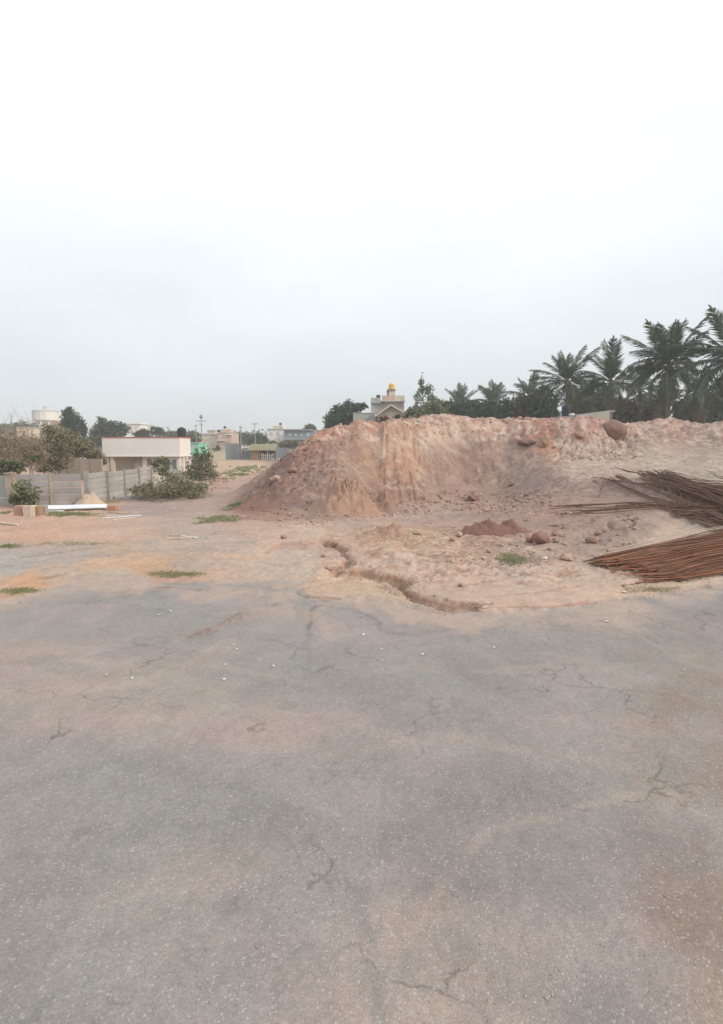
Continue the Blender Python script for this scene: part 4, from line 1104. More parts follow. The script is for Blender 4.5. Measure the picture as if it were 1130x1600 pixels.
MB().tube([(0, 0, 0), (0, 0, 1.1)], .025, 5).tube([(-.3, 0, .95), (.3, 0, .95)], .015, 4).tube([(-.22, 0, .8), (.22, 0, .8)], .015, 4).build('mast', M['polemetal'], t)

# ------------------------------------------------------------------ far buildings
def house(name, label, x0, x1, yt, yb, Y, depth, mt, wins=(), cat='building', extra=(), group=None):
    t = empty(name, (at((x0 + x1) / 2, 700, Y)[0], Y, 0), label, cat, group)
    part_px(t, 'wall', mt, x0, x1, yt, yb, Y, depth)
    part_px(t, 'roof_slab', 'rooftrim', x0 - .6, x1 + .6, yt - 1.0, yt, Y - .3, depth + .6)
    for (a, b, c, d) in wins:
        w = part_px(t, 'window', 'rooftrim', a - .5, b + .5, c - .5, d + .5, Y - .06, .05)
        q = MB(); box_px(q, a, b, c, d, Y - .10, .03); g = q.build('pane', M['glass']); g.parent = w; g.location = -Vector(t.location)
    for (nm, m_, a, b, c, d, dy, dep) in extra:
        part_px(t, nm, m_, a, b, c, d, Y + dy, dep)
    return t
house('pink_building', 'pale cream low wing of the pink block beyond the metal fence', 313, 340, 679, 712, 150, 9, 'cream', [(337, 339, 683, 687), (330, 332, 694, 698)])
house('pink_building', 'pink three storey house with stepped roof and tanks beyond the fence', 340.5, 362, 676, 712, 148, 9, 'pink', [(343, 346, 680, 684), (351, 354, 680, 684), (343, 346, 690, 694), (351, 354, 690, 694), (357, 360, 685, 689)],
      extra=[('stair_room', 'pink', 346, 360, 670.5, 675, .5, 5), ('balcony', 'white', 339.5, 352, 687, 688.5, -1.2, 1.2), ('balcony', 'white', 352.5, 362.5, 678, 679.5, -1.2, 1.2)])
water_tank('water_tank', 343, 671.5, 675, 5, 150, 'tankblack', 'left black tank on the pink stepped house')
water_tank('water_tank', 352.5, 666, 669.5, 4.5, 150, 'tankblack', 'higher black tank on the stair room of the pink house')
house('green_house', 'small mint green house just right of the white flat roofed house', 297, 311, 692, 712, 90, 5, 'mint', [(301, 304, 696, 699)], cat='house')
house('white_building', 'white block with a yellowish roof room in the far middle', 418, 444, 671, 700, 160, 10, 'white', [(423, 426, 676, 680), (433, 436, 676, 680)],
      extra=[('roof_room', 'cream', 427, 441, 665.5, 670, 1, 6), ('parapet', 'white', 418, 427, 668.5, 670, 0, .4), ('stair_tower', 'white', 441.5, 444, 661, 670, .5, 3)])
water_tank('water_tank', 439, 660.5, 664.4, 4, 163, 'tankblack', 'small black tank on the yellowish roof room')
t = house('blue_grey_building', 'long blue grey two storey building left of the earth bank', 444, 492, 673, 698, 150, 10, 'bluegrey',
      [(452, 455, 677, 681), (461, 464, 677, 681), (470, 473, 677, 681), (480, 483, 677, 681), (455, 459, 689, 693), (465, 469, 689, 693), (480, 484, 689, 693)],
      extra=[('balcony', 'greywall', 444.5, 491, 685, 686.8, -1.4, 1.4), ('sloped_roof', 'roofgrey', 443, 486, 670.5, 672, -1.0, 8)])
house('far_house', 'small white roofed house between the tower and the conifers', 147, 160, 665, 676, 170, 8, 'white', [(150, 152, 668, 671)], cat='house')
house('far_house', 'white house top seen over trees behind the flat roof', 199, 221, 663, 680, 160, 8, 'white', [(205, 207, 667, 670), (213, 215, 667, 670)], cat='house', extra=[('roof_room', 'white', 205, 222, 660, 662, 1, 4)])
house('far_house', 'cream house with orange panel below the round water tower', 64, 93, 664, 682, 140, 8, 'cream', [(70, 74, 668, 672), (79, 83, 668, 672)], cat='house', extra=[('orange_panel', 'soil_orange', 84, 92, 657, 662.6, 1, 4), ('balcony', 'white', 63, 80, 672, 673.5, -1, 1)])
house('far_house', 'cream strip house roof among the dry shrubs on the far left', 28, 46, 668, 684, 120, 6, 'cream', [(36, 39, 672, 675)], cat='house')

house('far_block', 'narrow cream block seen just left of the stepped pink house', 325, 337, 673, 700, 175, 8, 'cream', [(327, 329, 676, 679), (332, 334, 676, 679), (327, 329, 684, 687), (332, 334, 684, 687)])
house('far_block', 'small hazy white block between the two slim poles', 383, 393, 680, 700, 210, 8, 'white', [(385, 387, 683, 685), (389, 391, 683, 685)])
house('far_block', 'low pink block at the left of the white block', 404, 417, 681, 700, 190, 8, 'pink', [(406, 408, 684, 687), (412, 414, 684, 687)])
house('far_house', 'pale house low among trees left of the white flat roofed house', 172, 186, 668, 684, 150, 8, 'white', [(175, 177, 671, 674), (181, 183, 671, 674)], cat='house')
# round overhead water tower
TY = 200.0; s = TY / FPX
tx = at(75, 700, TY)[0]; tz = lambda py: at(565, py, TY)[2]
t = empty('water_tower', (tx, TY, 1.0), 'round white overhead water tower rising above trees at the left', 'water tower')
R_ = 17.2 * s
z1, z2, z3 = tz(657) - 1, tz(643) - 1, tz(640) - 1
MB().lathe([(R_ * .55, z1 - 1.3), (R_, z1), (R_, z2)], n=40).build('tank', M['white'], t, smooth=False)
MB().lathe([(R_ * 1.05, z2), (R_ * 1.05, z2 + .2), (R_ * .3, z3 + .2)], n=40).build('roof', M['rooftrim'], t)
MB().lathe([(R_ * .16, z3 + .15), (R_ * .16, z3 + .95), (R_ * .2, z3 + 1.0), (R_ * .1, z3 + 1.3)], n=16).build('vent', M['rooftrim'], t)
for k in range(8):
    th = 2 * math.pi * k / 8
    MB().box(R_ * .8 * math.cos(th) - .25, R_ * .8 * math.cos(th) + .25, R_ * .8 * math.sin(th) - .25, R_ * .8 * math.sin(th) + .25, -1, z1 - .2).build('leg', M['white'], t)
for k in range(16):
    th = 2 * math.pi * k / 16 + .1
    mm = Matrix.Rotation(th, 4, 'Z')
    MB().box(R_ - .05, R_ + .12, -.1, .1, z1, z2, mm).build('rib', M['white'], t)
mb = MB()
for dx in (-.25, .25): mb.tube([(-R_ - .2 + dx * .2, -1 + dx, 0), (-R_ - .15 + dx * .2, -1 + dx, z2 + .5)], .05, 4)
mb.build('ladder', M['polemetal'], t)

# utility poles
def pole(px, yt, yb, Y, label, arms=(), head=False, r_=.13, wood=False, mt='polemetal'):
    x = at(px, 700, Y)[0]; s = Y / FPX; z0 = hgt(x, Y); zt = at(565, yt, Y)[2]
    t = empty('utility_pole', (x, Y, z0), label, 'utility pole')
    MB().tube([(0, 0, -.3), (0, 0, zt - z0)], [r_, r_ * .65], 8).build('pole', M[mt], t)
    for (ya, half) in arms:
        z = at(565, ya, Y)[2] - z0; hw = half * s
        ar = MB().box(-hw, hw, -.07 - r_, .07 - r_, z - .07, z + .07).build('crossarm', M['polemetal'], t)
        for k in (-.9, 0, .9):
            MB().lathe([(.05, z + .07), (.09, z + .2), (.04, z + .32)], cx=hw * k, cy=-r_, n=8).build('insulator', M['rooftrim'], ar)
    if head:
        z = zt - z0
        MB().lathe([(.22, z - .5), (.38, z - .2), (.30, z + .1), (.1, z + .3)], n=12).build('lamp_head', M['bluegrey'], t)
    return t
pole(316, 650, 705, 110, 'tall pole with long crossarm and round head, tallest on the left', [(658, 7), (664, 2.5)], True)
pole(307.5, 662, 700, 130, 'thin pole just left of the tallest crossarm pole', [(666, 2.2), (672, 2)], False, .1)
pole(377, 665, 719, 99, 'slim pole with red lower part beside the grey sheet fence', [(668, 2)], False, .1)
pole(399, 660.5, 705, 120, 'pole with short crossarm near the white block', [(662.5, 4)], False, .11)
pole(436, 672, 700, 135, 'faint thin pole in front of the white block', [], False, .07)

# sheet-metal fence, each corrugated sheet a part
def sheet_fence(label, x0, x1, yt, Y, n, mt='steel_sheet'):
    t = empty('sheet_fence', (at(x0, 700, Y)[0], Y, hgt(at(x0, 700, Y)[0], Y)), label, 'fence')
    X0, X1 = at(x0, 700, Y)[0], at(x1, 700, Y)[0]; zt = at(565, yt, Y)[2]
    w = (X1 - X0) / n
    for k in range(n):
        xa = X0 + k * w; vs_, fs = [], []
        m = 10
        zb = hgt(xa, Y) - .05
        for i in range(m + 1):
            xx = xa + (w - .03) * i / m; yy = Y + (.03 if i % 2 else -.03) + .02 * (k % 2)
            vs_ += [(xx, yy, zb), (xx, yy, zt - .04 * ((k * 3) % 4)), (xx, yy + .012, zb), (xx, yy + .012, zt - .04 * ((k * 3) % 4))]
        for i in range(m):
            a = i * 4; b = a + 4
            fs += [(a, b, b + 1, a + 1), (a + 2, a + 3, b + 3, b + 2), (a + 1, b + 1, b + 3, a + 3)]
        place(t, MB().add(vs_, fs).build('sheet', M[mt]))
    for k in range(0, n + 1, 2):
        xx = X0 + k * w
        place(t, MB().box(xx - .04, xx + .04, Y + .08, Y + .16, hgt(xx, Y) - .1, zt + .05).build('post', M['polemetal']))
    return t
sheet_fence('tall grey corrugated sheet fence left of the red post', 352, 374.5, 692, 100, 3)
sheet_fence('lower blue grey sheet fence right of the red post', 377.5, 395, 703, 101, 3)
sheet_fence('dull grey sheet fence at the foot of the earth bank beyond the shack', 430, 452, 699, 104, 3)
x = at(375.8, 700, 99.5)[0]
tag(MB().box(x - .13, x + .13, 99.4, 99.65, hgt(x, 99.5) - .2, at(565, 690, 99.5)[2]).build('red_post', M['redpaint']), 'dark red post between the two grey sheet fences', 'post')
t = empty('low_wall', (at(340, 700, 96)[0], 96, .8), 'low cream wall left of the tall sheet fence', 'wall')
part_px(t, 'panel', 'cream', 328, 340, 706, 716, 96, .25, z0=.5); part_px(t, 'panel', 'cream', 340.2, 351, 705, 716, 96, .25, z0=.5); part_px(t, 'coping', 'rooftrim', 327.5, 351.5, 705 - .8, 705.0, 95.95, .35)
# thatched shack
SY = 98.0
t = empty('thatched_shack', (at(410, 700, SY)[0], SY, .9), 'low open shack with overgrown thatched roof by the picket fence', 'shack')
mb = MB(); Xa, Xb = at(388, 700, SY)[0], at(432, 700, SY)[0]; za = at(565, 702.5, SY)[2]
ny = 8; nx = 24; vs_ = []
for j in range(ny + 1):
    for i in range(nx + 1):
        u, v = i / nx, j / ny
        vs_.append((Xa + (Xb - Xa) * u, SY - .5 + 4 * v, za + 1.0 * math.sin(v * math.pi / 2) + .16 * float(perlin(np.array(i * .6), np.array(j * .8))) - (.15 if j == 0 else 0)))
fs = [(j * (nx + 1) + i, j * (nx + 1) + i + 1, (j + 1) * (nx + 1) + i + 1, (j + 1) * (nx + 1) + i) for j in range(ny) for i in range(nx)]
o = mb.add(vs_, fs).build('roof', M['thatch']); place(t, o)
for px_ in (392, 405, 418, 430): part_px(t, 'post', 'wood', px_ - .6, px_ + .6, 703, 719, SY - .2, .15, z0=.6)
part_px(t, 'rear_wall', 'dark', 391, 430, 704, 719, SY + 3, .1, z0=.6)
part_px(t, 'side_panel', 'wood', 393, 404, 705, 719, SY + .3, .08, z0=.6)
t = empty('picket_fence', (at(418, 700, 95)[0], 95, .8), 'short pale picket fence in front of the thatched shack', 'fence')
for k in range(7):
    a = 408 + k * 3.0; part_px(t, 'picket', 'rooftrim', a, a + 1.4, 708 + (k % 3), 719, 95, .05, z0=.7)
for yy in (711, 716): part_px(t, 'rail', 'rooftrim', 407.5, 428.5, yy, yy + .8, 95.06, .04)
block('white_slab', 424, 436, 716, 719, 'rooftrim', 'flat white slab lying at the foot of the earth bank by the shack', 'slab', depth=1.0)

# ------------------------------------------------------------------ gabled house behind the bank
GY = 80.0
gx = lambda px: at(px, 700, GY)[0]
gz = lambda py: at(565, py, GY)[2]
t = empty('gabled_house', (gx(610), GY, 1.5), 'cream gabled house with roof terrace and stair tower behind the earth bank', 'house')
ax, az = gx(610), gz(635)
lx, rx_, ez = gx(590), gx(637), gz(650)
place(t, MB().prism([(lx, 1.0), (rx_, 1.0), (rx_, ez), (ax, az), (lx, ez)], GY, GY + 5).build('gable_wall', M['cream']))
def roof_side(xa, za_, xb, zb_, nm='roof'):
    th = .22
    return place(t, MB().prism([(xa, za_), (xb, zb_), (xb, zb_ + th), (xa, za_ + th)], GY - .8, GY + 5.5).build(nm, M['roofgrey']))
roof_side(gx(585.5), gz(652.6), ax, az + .03); roof_side(ax, az + .03, gx(642), gz(653.3))
def barge(xa, za_, xb, zb_):
    return place(t, MB().prism([(xa, za_), (xb, zb_), (xb, zb_ + .26), (xa, za_ + .26)], GY - .88, GY - .803).build('bargeboard', M['rooftrim']))
barge(gx(585.5), gz(652.6), ax, az + .03); barge(ax, az + .03, gx(642), gz(653.3))
part_px(t, 'upper_wall', 'cream', 592, 631, 627.2, 650, GY + 5.6, 6)
part_px(t, 'terrace_slab', 'rooftrim', 585, 632.5, 625.8, 627.2, GY + 4.6, 8)
part_px(t, 'parapet', 'pink', 597, 615.7, 618, 625.8, GY + 4.8, .25); part_px(t, 'parapet', 'cream', 616.2, 631.5, 618, 625.8, GY + 4.8, .25)
part_px(t, 'balcony', 'greywall', 580, 594.5, 621.5, 630, GY + 4.2, 3)
part_px(t, 'planter', 'dark', 588, 594, 617, 621.3, GY + 5, .8)
part_px(t, 'stair_tower', 'cream', 607.5, 617, 609.5, 625, GY + 7, 3)
part_px(t, 'tower_slab', 'roofgrey', 605, 618, 608.3, 609.5, GY + 6.8, 3.4)
part_px(t, 'tower_side', 'roofgrey', 605, 607.3, 609.5, 619, GY + 7.4, 2.4)
part_px(t, 'side_wing', 'greywall', 552, 586, 645.5, 668, GY + 2, 6)
part_px(t, 'wing_coping', 'rooftrim', 551.5, 586.5, 644.7, 645.5, GY + 1.9, 6.2)
part_px(t, 'porch', 'roofgrey', 577, 589, 649.5, 668, GY + .2, 1.5)
part_px(t, 'rear_wall', 'white', 580, 592, 632, 645, GY + 6, 3)
w = part_px(t, 'window', 'rooftrim', 597, 603.5, 630.5, 637, GY + 5.5, .08)
o = MB(); box_px(o, 597.8, 602.7, 631.2, 636.5, GY + 5.46, .03); g = o.build('pane', M['glass']); g.parent = w; g.location = -Vector(t.location)
w = part_px(t, 'window', 'rooftrim', 619, 627, 630.5, 637, GY + 5.5, .08)
o = MB(); box_px(o, 619.8, 626.2, 631.2, 636.5, GY + 5.46, .03); g = o.build('pane', M['glass']); g.parent = w; g.location = -Vector(t.location)
# arched opening in the gable wall, its shade painted as a dark panel
arc = [(gx(593.5), 1.0), (gx(606.5), 1.0)] + [(gx(600 + 6.5 * math.cos(a)), gz(660 - 6.5 * math.sin(a))) for a in np.linspace(0, math.pi, 9)]
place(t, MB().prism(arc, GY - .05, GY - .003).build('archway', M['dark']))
water_tank('water_tank', 611.5, 599.5, 608.2, 9.5, GY + 8, 'tankyellow', 'yellow water tank on top of the stair tower', ribs=4)
t = empty('small_gable_house', (gx(650), 92, 1.5), 'grey roofed second gable just right of the cream gabled house', 'house')
G2 = 92.0; g2x = lambda p: at(p, 700, G2)[0]; g2z = lambda p: at(565, p, G2)[2]
place(t, MB().prism([(g2x(637), 1), (g2x(660), 1), (g2x(660), g2z(643)), (g2x(649), g2z(634)), (g2x(637), g2z(643))], G2, G2 + 4).build('wall', M['greywall']))
for a, b, c, d in ((634, 645, 649, 633.5), (649, 633.5, 664, 645)):
    place(t, MB().prism([(g2x(a), g2z(b)), (g2x(c), g2z(d)), (g2x(c), g2z(d) + .25), (g2x(a), g2z(b) + .25)], G2 - .5, G2 + 4.5).build('roof', M['roofgrey']))

# ------------------------------------------------------------------ sheds at the right of the bank
BY = 57.0
t = empty('beige_building', (at(930, 700, BY)[0], BY, 3.4), 'beige flat walled building behind the boulder and below the palms', 'building')
A0 = at(953, 643.5, BY); A1 = at(899, 650.5, BY + 7.5)
def wallseg(p, q, zt0, zt1, zb, th, nm, mt):
    dx, dy = q[0] - p[0], q[1] - p[1]; L = math.hypot(dx, dy); nx_, ny_ = -dy / L * th, dx / L * th
    v = [(p[0], p[1], zb[0]), (q[0], q[1], zb[1]), (q[0] + nx_, q[1] + ny_, zb[1]), (p[0] + nx_, p[1] + ny_, zb[0]), (p[0], p[1], zt0), (q[0], q[1], zt1), (q[0] + nx_, q[1] + ny_, zt1), (p[0] + nx_, p[1] + ny_, zt0)]
    return place(t, MB().add(v, [(0, 1, 2, 3)[::-1], (4, 5, 6, 7), (0, 1, 5, 4), (1, 2, 6, 5), (2, 3, 7, 6), (3, 0, 4, 7)]).build(nm, M[mt]))
zt = A0[2]
mid_ = tuple(A0[i] + (A1[i] - A0[i]) * .62 for i in range(2))
wallseg(A0, mid_, zt, zt, (2.5, 2.5), -.3, 'wall', 'cream'); wallseg(mid_, A1, zt, zt, (2.5, 2.5), -.3, 'wall', 'white')
wallseg((A0[0] + .08, A0[1] - .08), (A1[0], A1[1] - .08), zt + .16, zt + .16, (zt - .02, zt - .02), -.45, 'coping', 'rooftrim')
place(t, MB().box(A0[0] + .02, A0[0] + .3, A0[1], A0[1] + 6, 2.5, zt).build('end_wall', M['plaster']))
t = empty('slab_shed', (at(888, 700, 50)[0], 50, 4.0), 'small shed with thin grey slab roof under the navy tank', 'shed')
part_px(t, 'roof', 'roofgrey', 872, 906, 650.5, 652.6, 49.5, 4.5); part_px(t, 'wall', 'white', 892, 903, 652.8, 668, 50.2, 3); part_px(t, 'door', 'bluegrey', 885, 891.5, 653, 668, 50.4, .1); part_px(t, 'wall', 'plaster', 874, 885, 652.8, 668, 50.6, 3)
water_tank('water_tank', 882, 632.5, 650.3, 13, 51, 'tankblue', 'navy blue water tank on the slab shed beside the palm', ribs=4)
o = rock('cement_sack', 894, 668, 1, 1, M['white'], 'white sack lying on the slab roof beside the navy tank', 'sack', 9, rough=.3)
o.location = at(894, 648, 50.5); o.scale = (.28 / .03, .3 / .03, .18 / .03)
c_ = at(894, 648, 50.5); bb = [Vector(v.co) for v in o.data.vertices]; mx_ = max(abs(v.x) for v in bb); mz_ = max(abs(v.z) for v in bb)
o.scale = (.30 / mx_, .30 / mx_, .16 / mz_)
t = empty('sheet_pile', (at(850, 700, 46)[0], 46, hgt(at(850, 700, 46)[0], 46)), 'grey roofing sheets lying along the crest left of the slab shed', 'sheets')
for k, (a, b, c) in enumerate([(836, 868, 655.5), (842, 874, 653.2), (838, 860, 657.3)]):
    part_px(t, 'sheet', 'steel_sheet', a, b, c, c + 1.3, 46 + k * .3, 1.4)

# ------------------------------------------------------------------ palms
def frond_mesh(seed, L=4.7, droop=1.0, nl=58, wid=.10, mats=('palmbark', 'leaf_palm')):
    r = np.random.RandomState(seed)
    n = 18
    s = np.linspace(0, 1, n + 1)
    ang = -droop * (s ** 1.4) * 1.25
    dx, dz = np.cos(ang) * L / n, np.sin(ang) * L / n
    px_ = np.concatenate([[0], np.cumsum(dx[:-1])]); pz = np.concatenate([[0], np.cumsum(dz[:-1])])
    py_ = 0.10 * L * (s ** 2) * r.uniform(-1, 1)
    mb = MB()
    mb.tube([(px_[i], py_[i], pz[i]) for i in range(n + 1)], [0.055 * (1 - .85 * s[i]) + .006 for i in range(n + 1)], 4, cap=False)
    nf0 = len(mb.f)
    for i in range(nl):
        u = 0.13 + 0.86 * (i + .5) / nl
        c = np.array([np.interp(u, s, px_), np.interp(u, s, py_), np.interp(u, s, pz)])
        a = np.interp(u, s, ang); tdir = np.array([math.cos(a), 0, math.sin(a)]); nup = np.array([-math.sin(a), 0, math.cos(a)])
        ll = L * .245 * (math.sin(min(1, (u + .06) * 1.02) * math.pi) ** .55 + .12) * r.uniform(.8, 1.1)
        for sd_ in (-1, 1):
            if r.rand() < .05: continue
            fwd = .55 + .35 * u + r.uniform(-.12, .12); dr = .35 + .35 * r.rand()
            d = tdir * fwd + np.array([0, sd_, 0]) * .85 + nup * (.25 - dr * .6); d /= np.linalg.norm(d)
            m = c + d * ll * .5; e = m + (d + np.array([0, 0, -1.0]) * (.25 + .5 * r.rand())) * ll * .42
            w_ = tdir * wid * .5 * r.uniform(.7, 1.2)
            mb.add([c - w_ * .7, c + w_ * .7, m + w_, e, m - w_], [(0, 1, 2, 4), (4, 2, 3)])
    me = bpy.data.meshes.new('frond')
    me.from_pydata([tuple(v) for v in mb.v], [], mb.f)
    for k in mats: me.materials.append(M[k])
    mi = np.zeros(len(mb.f), np.int32); mi[nf0:] = 1
    me.polygons.foreach_set('material_index', mi)
    return me
FR = [frond_mesh(21, droop=.28), frond_mesh(22, droop=.62), frond_mesh(23, droop=.85), frond_mesh(24, droop=1.05), frond_mesh(26, droop=.42)]
FRD = [frond_mesh(25, droop=1.3, nl=30, mats=('palmbark', 'leaf_palmdry'))]
def palm(px, py, Y, label, sc=1.0, nf=20, dead=4, seed=1, lean=0.3, young=False, extra=()):
    r = random.Random(seed)
    x, _, zc = at(px, py, Y); z0 = hgt(x, Y)
    t = empty('coconut_palm', (x + lean, Y, z0), label, 'palm tree', 'coconut palms behind the earth bank')
    H = zc - z0
    pts = [(0, 0, -.3), (-lean * .15, 0, H * .3), (-lean * .55, 0, H * .7), (-lean, 0, H)]
    mb = MB()
    prof = []
    n = 26
    P3 = []
    for i in range(n + 1):
        u = i / n; k = u * 3; j = min(int(k), 2); f = k - j
        p = Vector(pts[j]).lerp(Vector(pts[j + 1]), f); P3.append(p); prof.append((.19 - .06 * u + (.10 if u < .05 else 0)) * (1.0 + (.05 if i % 2 else -.03)) * sc ** .5)
    mb.tube(P3, prof, 9, cap=False); mb.build('trunk', M['palmbark'], t, smooth=False)
    hub = Vector(pts[-1])
    MB().lathe([(.1 * sc, -.5), (.26 * sc, -.2), (.3 * sc, .1), (.16 * sc, .55), (.03, .8)], n=9).build('crownshaft', M['leaf_palmdry'], t, loc=hub)
    specs = []
    for i in range(nf):
        u = (i + .5) / nf
        el = (86 - 118 * u ** 1.0) if not young else (84 - 70 * u)
        specs.append((i * 137.5 + r.uniform(-14, 14), el + r.uniform(-12, 12), r.uniform(.72, 1.12)))
    for e in extra: specs.append(e)
    for az_, el, k in specs:
        me = FR[0] if el > 62 else FR[4] if el > 45 else FR[1] if el > 20 else FR[2] if el > -8 else FR[3]
        f = bpy.data.objects.new('frond', me); COL.objects.link(f); f.parent = t
        f.location = hub + Vector((0, 0, .2))
        f.rotation_euler = (Matrix.Rotation(R(az_), 4, 'Z') @ Matrix.Rotation(R(-el), 4, 'Y') @ Matrix.Rotation(R(r.uniform(-25, 25)), 4, 'X')).to_euler()
        f.scale = (sc * k,) * 3
    for i in range(dead):
        f = bpy.data.objects.new('frond', FRD[0]); COL.objects.link(f); f.parent = t
        f.location = hub; f.rotation_euler = (Matrix.Rotation(R(i * 360 / dead + 30 * r.random()), 4, 'Z') @ Matrix.Rotation(R(50 + 20 * r.random()), 4, 'Y')).to_euler(); f.scale = (sc * .75,) * 3
    return t
palm(1046, 577, 54, 'largest coconut palm near the right edge with trunk in clear view', 1.15, 26, 6, 3, .2, extra=((180, 4, 1.05), (172, -14, 1.1), (12, 38, 1.05), (200, 30, 1)))
palm(1150, 568, 50, 'coconut palm cut by the right edge with fronds sweeping into view', 1.2, 28, 6, 9, .3, extra=((168, 30, 1.1), (180, 8, 1.1), (190, -12, 1.1), (160, 50, 1)))
palm(955, 601, 64, 'coconut palm above the beige building between two taller crowns', 1.05, 22, 4, 5, -.2)
palm(886, 600, 68, 'coconut palm standing over the navy water tank', 1.08, 20, 3, 7, .2, extra=((180, 12, 1), (170, 35, 1), (4, 14, .95)))
palm(826, 622, 86, 'mid height coconut palm left of the navy water tank', .98, 20, 3, 8, .1)
palm(770, 633, 104, 'small coconut palm second from the left of the row', 1.0, 18, 2, 10, .1, True)
palm(719, 636, 108, 'leftmost small coconut palm above the dark shrubs', 1.0, 18, 2, 12, .1, True)
palm(800, 648, 95, 'short palm half hidden in shrubs between two small palms', .7, 13, 2, 13, .1, True)
palm(1000, 612, 72, 'partly hidden palm between the largest crown and its left neighbour', 1.0, 18, 6, 14, .3)
palm(1095, 618, 62, 'low palm hidden under the two big crowns at the right', 1.0, 18, 6, 16, .1)
palm(920, 626, 76, 'low palm behind the beige building wall', .9, 16, 5, 18, .1)
palm(1030, 640, 66, 'short bushy palm in front of the largest palm trunk', .8, 14, 4, 19, .1, True)
palm(693, 652, 100, 'tiny palm tuft left of the leftmost small palm', .6, 11, 1, 20, .1, True)

# ------------------------------------------------------------------ trees and shrubs
# right-hand shrub belt
rr = random.Random(4)
belt = [(652, 650, 18, 12, 74), (682, 644, 20, 17, 78), (706, 646, 20, 18, 82), (735, 644, 22, 19, 80), (765, 645, 22, 19, 80), (795, 643, 22, 19, 78), (822, 638, 20, 24, 76), (850, 634, 22, 28, 74), (905, 630, 22, 24, 80), (935, 628, 24, 30, 84), (975, 642, 22, 20, 72), (1003, 640, 20, 22, 74), (1028, 646, 14, 16, 78), (1074, 640, 20, 24, 74), (1100, 636, 22, 30, 70), (1135, 632, 24, 34, 70)]
beltl = ['pale green shrub at the left end of the dark belt by the gable', 'tall feathery shrub left of the leftmost small palm', 'dark shrub under the leftmost small palm', 'dark shrub right of the leftmost small palm', 'dark shrub under the second small palm', 'dark shrub right of the second small palm', 'dark tree mass below the mid height palm', 'tall dark tree left of the navy tank',
         'olive shrub right of the navy tank', 'dark tree behind the beige building', 'dark shrub right of the beige building', 'dark tree below the half hidden palm', 'dark tree left of the biggest palm trunk', 'dark tree right of the biggest palm trunk', 'dense dark tree near the right edge', 'dark tree cut by the right edge']
for i, ((px_, py_, a, b, Y), l) in enumerate(zip(belt, beltl)):
    bl = [(px_, py_, a, b)] + [(px_ + rr.uniform(-.6, .6) * a, py_ - rr.uniform(0, .6) * b, a * .45, b * .45) for _ in range(3)] + [(px_ + a * .4, py_ + b * .7, a * .8, b * .6), (px_ - a * .4, py_ + b * .7, a * .8, b * .6)]
    tree('dense_shrub' if i < 6 else 'dense_tree', l, 'shrub' if i < 6 else 'tree', Y, bl, 4000 if i else 2000, .30, 'leaf_mid' if i in (0, 1) else 'leaf_brown' if i in (6, 8, 10, 11, 13) else 'leaf_dark', group='shrub belt under the palms', nclump=40)
tree('round_tree', 'big round dark tree left of the cream gabled house', 'tree', 88, [(532, 654, 22, 20), (548, 640, 16, 12), (520, 660, 14, 16), (560, 637, 10, 6), (568, 634, 8, 4), (552, 662, 18, 14), (518, 676, 12, 10)], 9000, .28, 'leaf_dark', trunk_r=.35, clump=.28, nclump=60)
tree('sparse_tree', 'thin feathery tree standing tall against the sky right of the gable', 'tree', 84, [(659, 600, 6, 13), (655, 622, 9, 14), (668, 612, 10, 12), (676, 628, 9, 14), (661, 640, 10, 10)], 1500, .20, 'leaf_mid', 'barkpale', trunk_r=.1, clump=.35, twigs=3, nclump=34)
tree('red_bush', 'round dark red bush in front of the archway of the gabled house', 'bush', 66, [(600, 658, 9, 7)], 1500, .16, 'leaf_red', trunk_r=.06)
tree('green_bush', 'rounded green bush on the crest in front of the gabled house', 'bush', 60, [(624, 658, 12, 8), (632, 660, 8, 6)], 2400, .15, 'leaf_dark', trunk_r=.06)
# left
tree('conifer_tree', 'tall dark tree right of the round water tower', 'tree', 95, [(110, 650, 12, 14), (118, 664, 15, 16), (106, 668, 12, 16), (128, 672, 9, 12), (116, 690, 16, 18)], 6000, .26, 'leaf_dark', trunk_r=.25, clump=.28, nclump=60)
tree('spreading_tree', 'pointed dark tree left of the white flat roofed house', 'tree', 120, [(160, 658, 7, 7), (158, 672, 15, 13), (176, 666, 14, 9), (190, 672, 12, 10), (168, 684, 22, 10), (150, 688, 10, 14)], 5600, .30, 'leaf_dark', trunk_r=.25, nclump=50)
tree('roadside_tree', 'round tree behind the middle of the white flat roof', 'tree', 130, [(244, 670, 9, 6), (250, 676, 8, 6), (226, 676, 11, 6), (218, 680, 10, 5)], 2600, .30, 'leaf_dark', trunk_r=.2)
tree('roadside_tree', 'low tree line behind the black roof tank', 'tree', 135, [(268, 680, 12, 6), (282, 679, 12, 6), (300, 682, 12, 9), (308, 690, 8, 8)], 2600, .30, 'leaf_mid', trunk_r=.2)
tree('roadside_tree', 'dark tree between the pink house and the thin pole', 'tree', 170, [(372, 682, 12, 8), (384, 686, 12, 8), (362, 684, 8, 10)], 2600, .4, 'leaf_dark', trunk_r=.2)
tree('roadside_tree', 'rounded tree just left of the white block', 'tree', 150, [(404, 684, 11, 8), (412, 690, 9, 7), (394, 691, 10, 7)], 2200, .36, 'leaf_dark', trunk_r=.2)
tree('roadside_tree', 'flat topped dark tree above the blue grey building', 'tree', 165, [(484, 667, 8, 4), (488, 671, 7, 5), (478, 671, 6, 3)], 1600, .3, 'leaf_dark', trunk_r=.2)
tree('low_tree', 'grey green bushes in front of the blue grey building', 'bush', 120, [(425, 694, 10, 5), (445, 695, 12, 6), (460, 694, 10, 5), (415, 697, 8, 5), (338, 702, 5, 5)], 3000, .25, 'leaf_mid', trunk_r=.1)
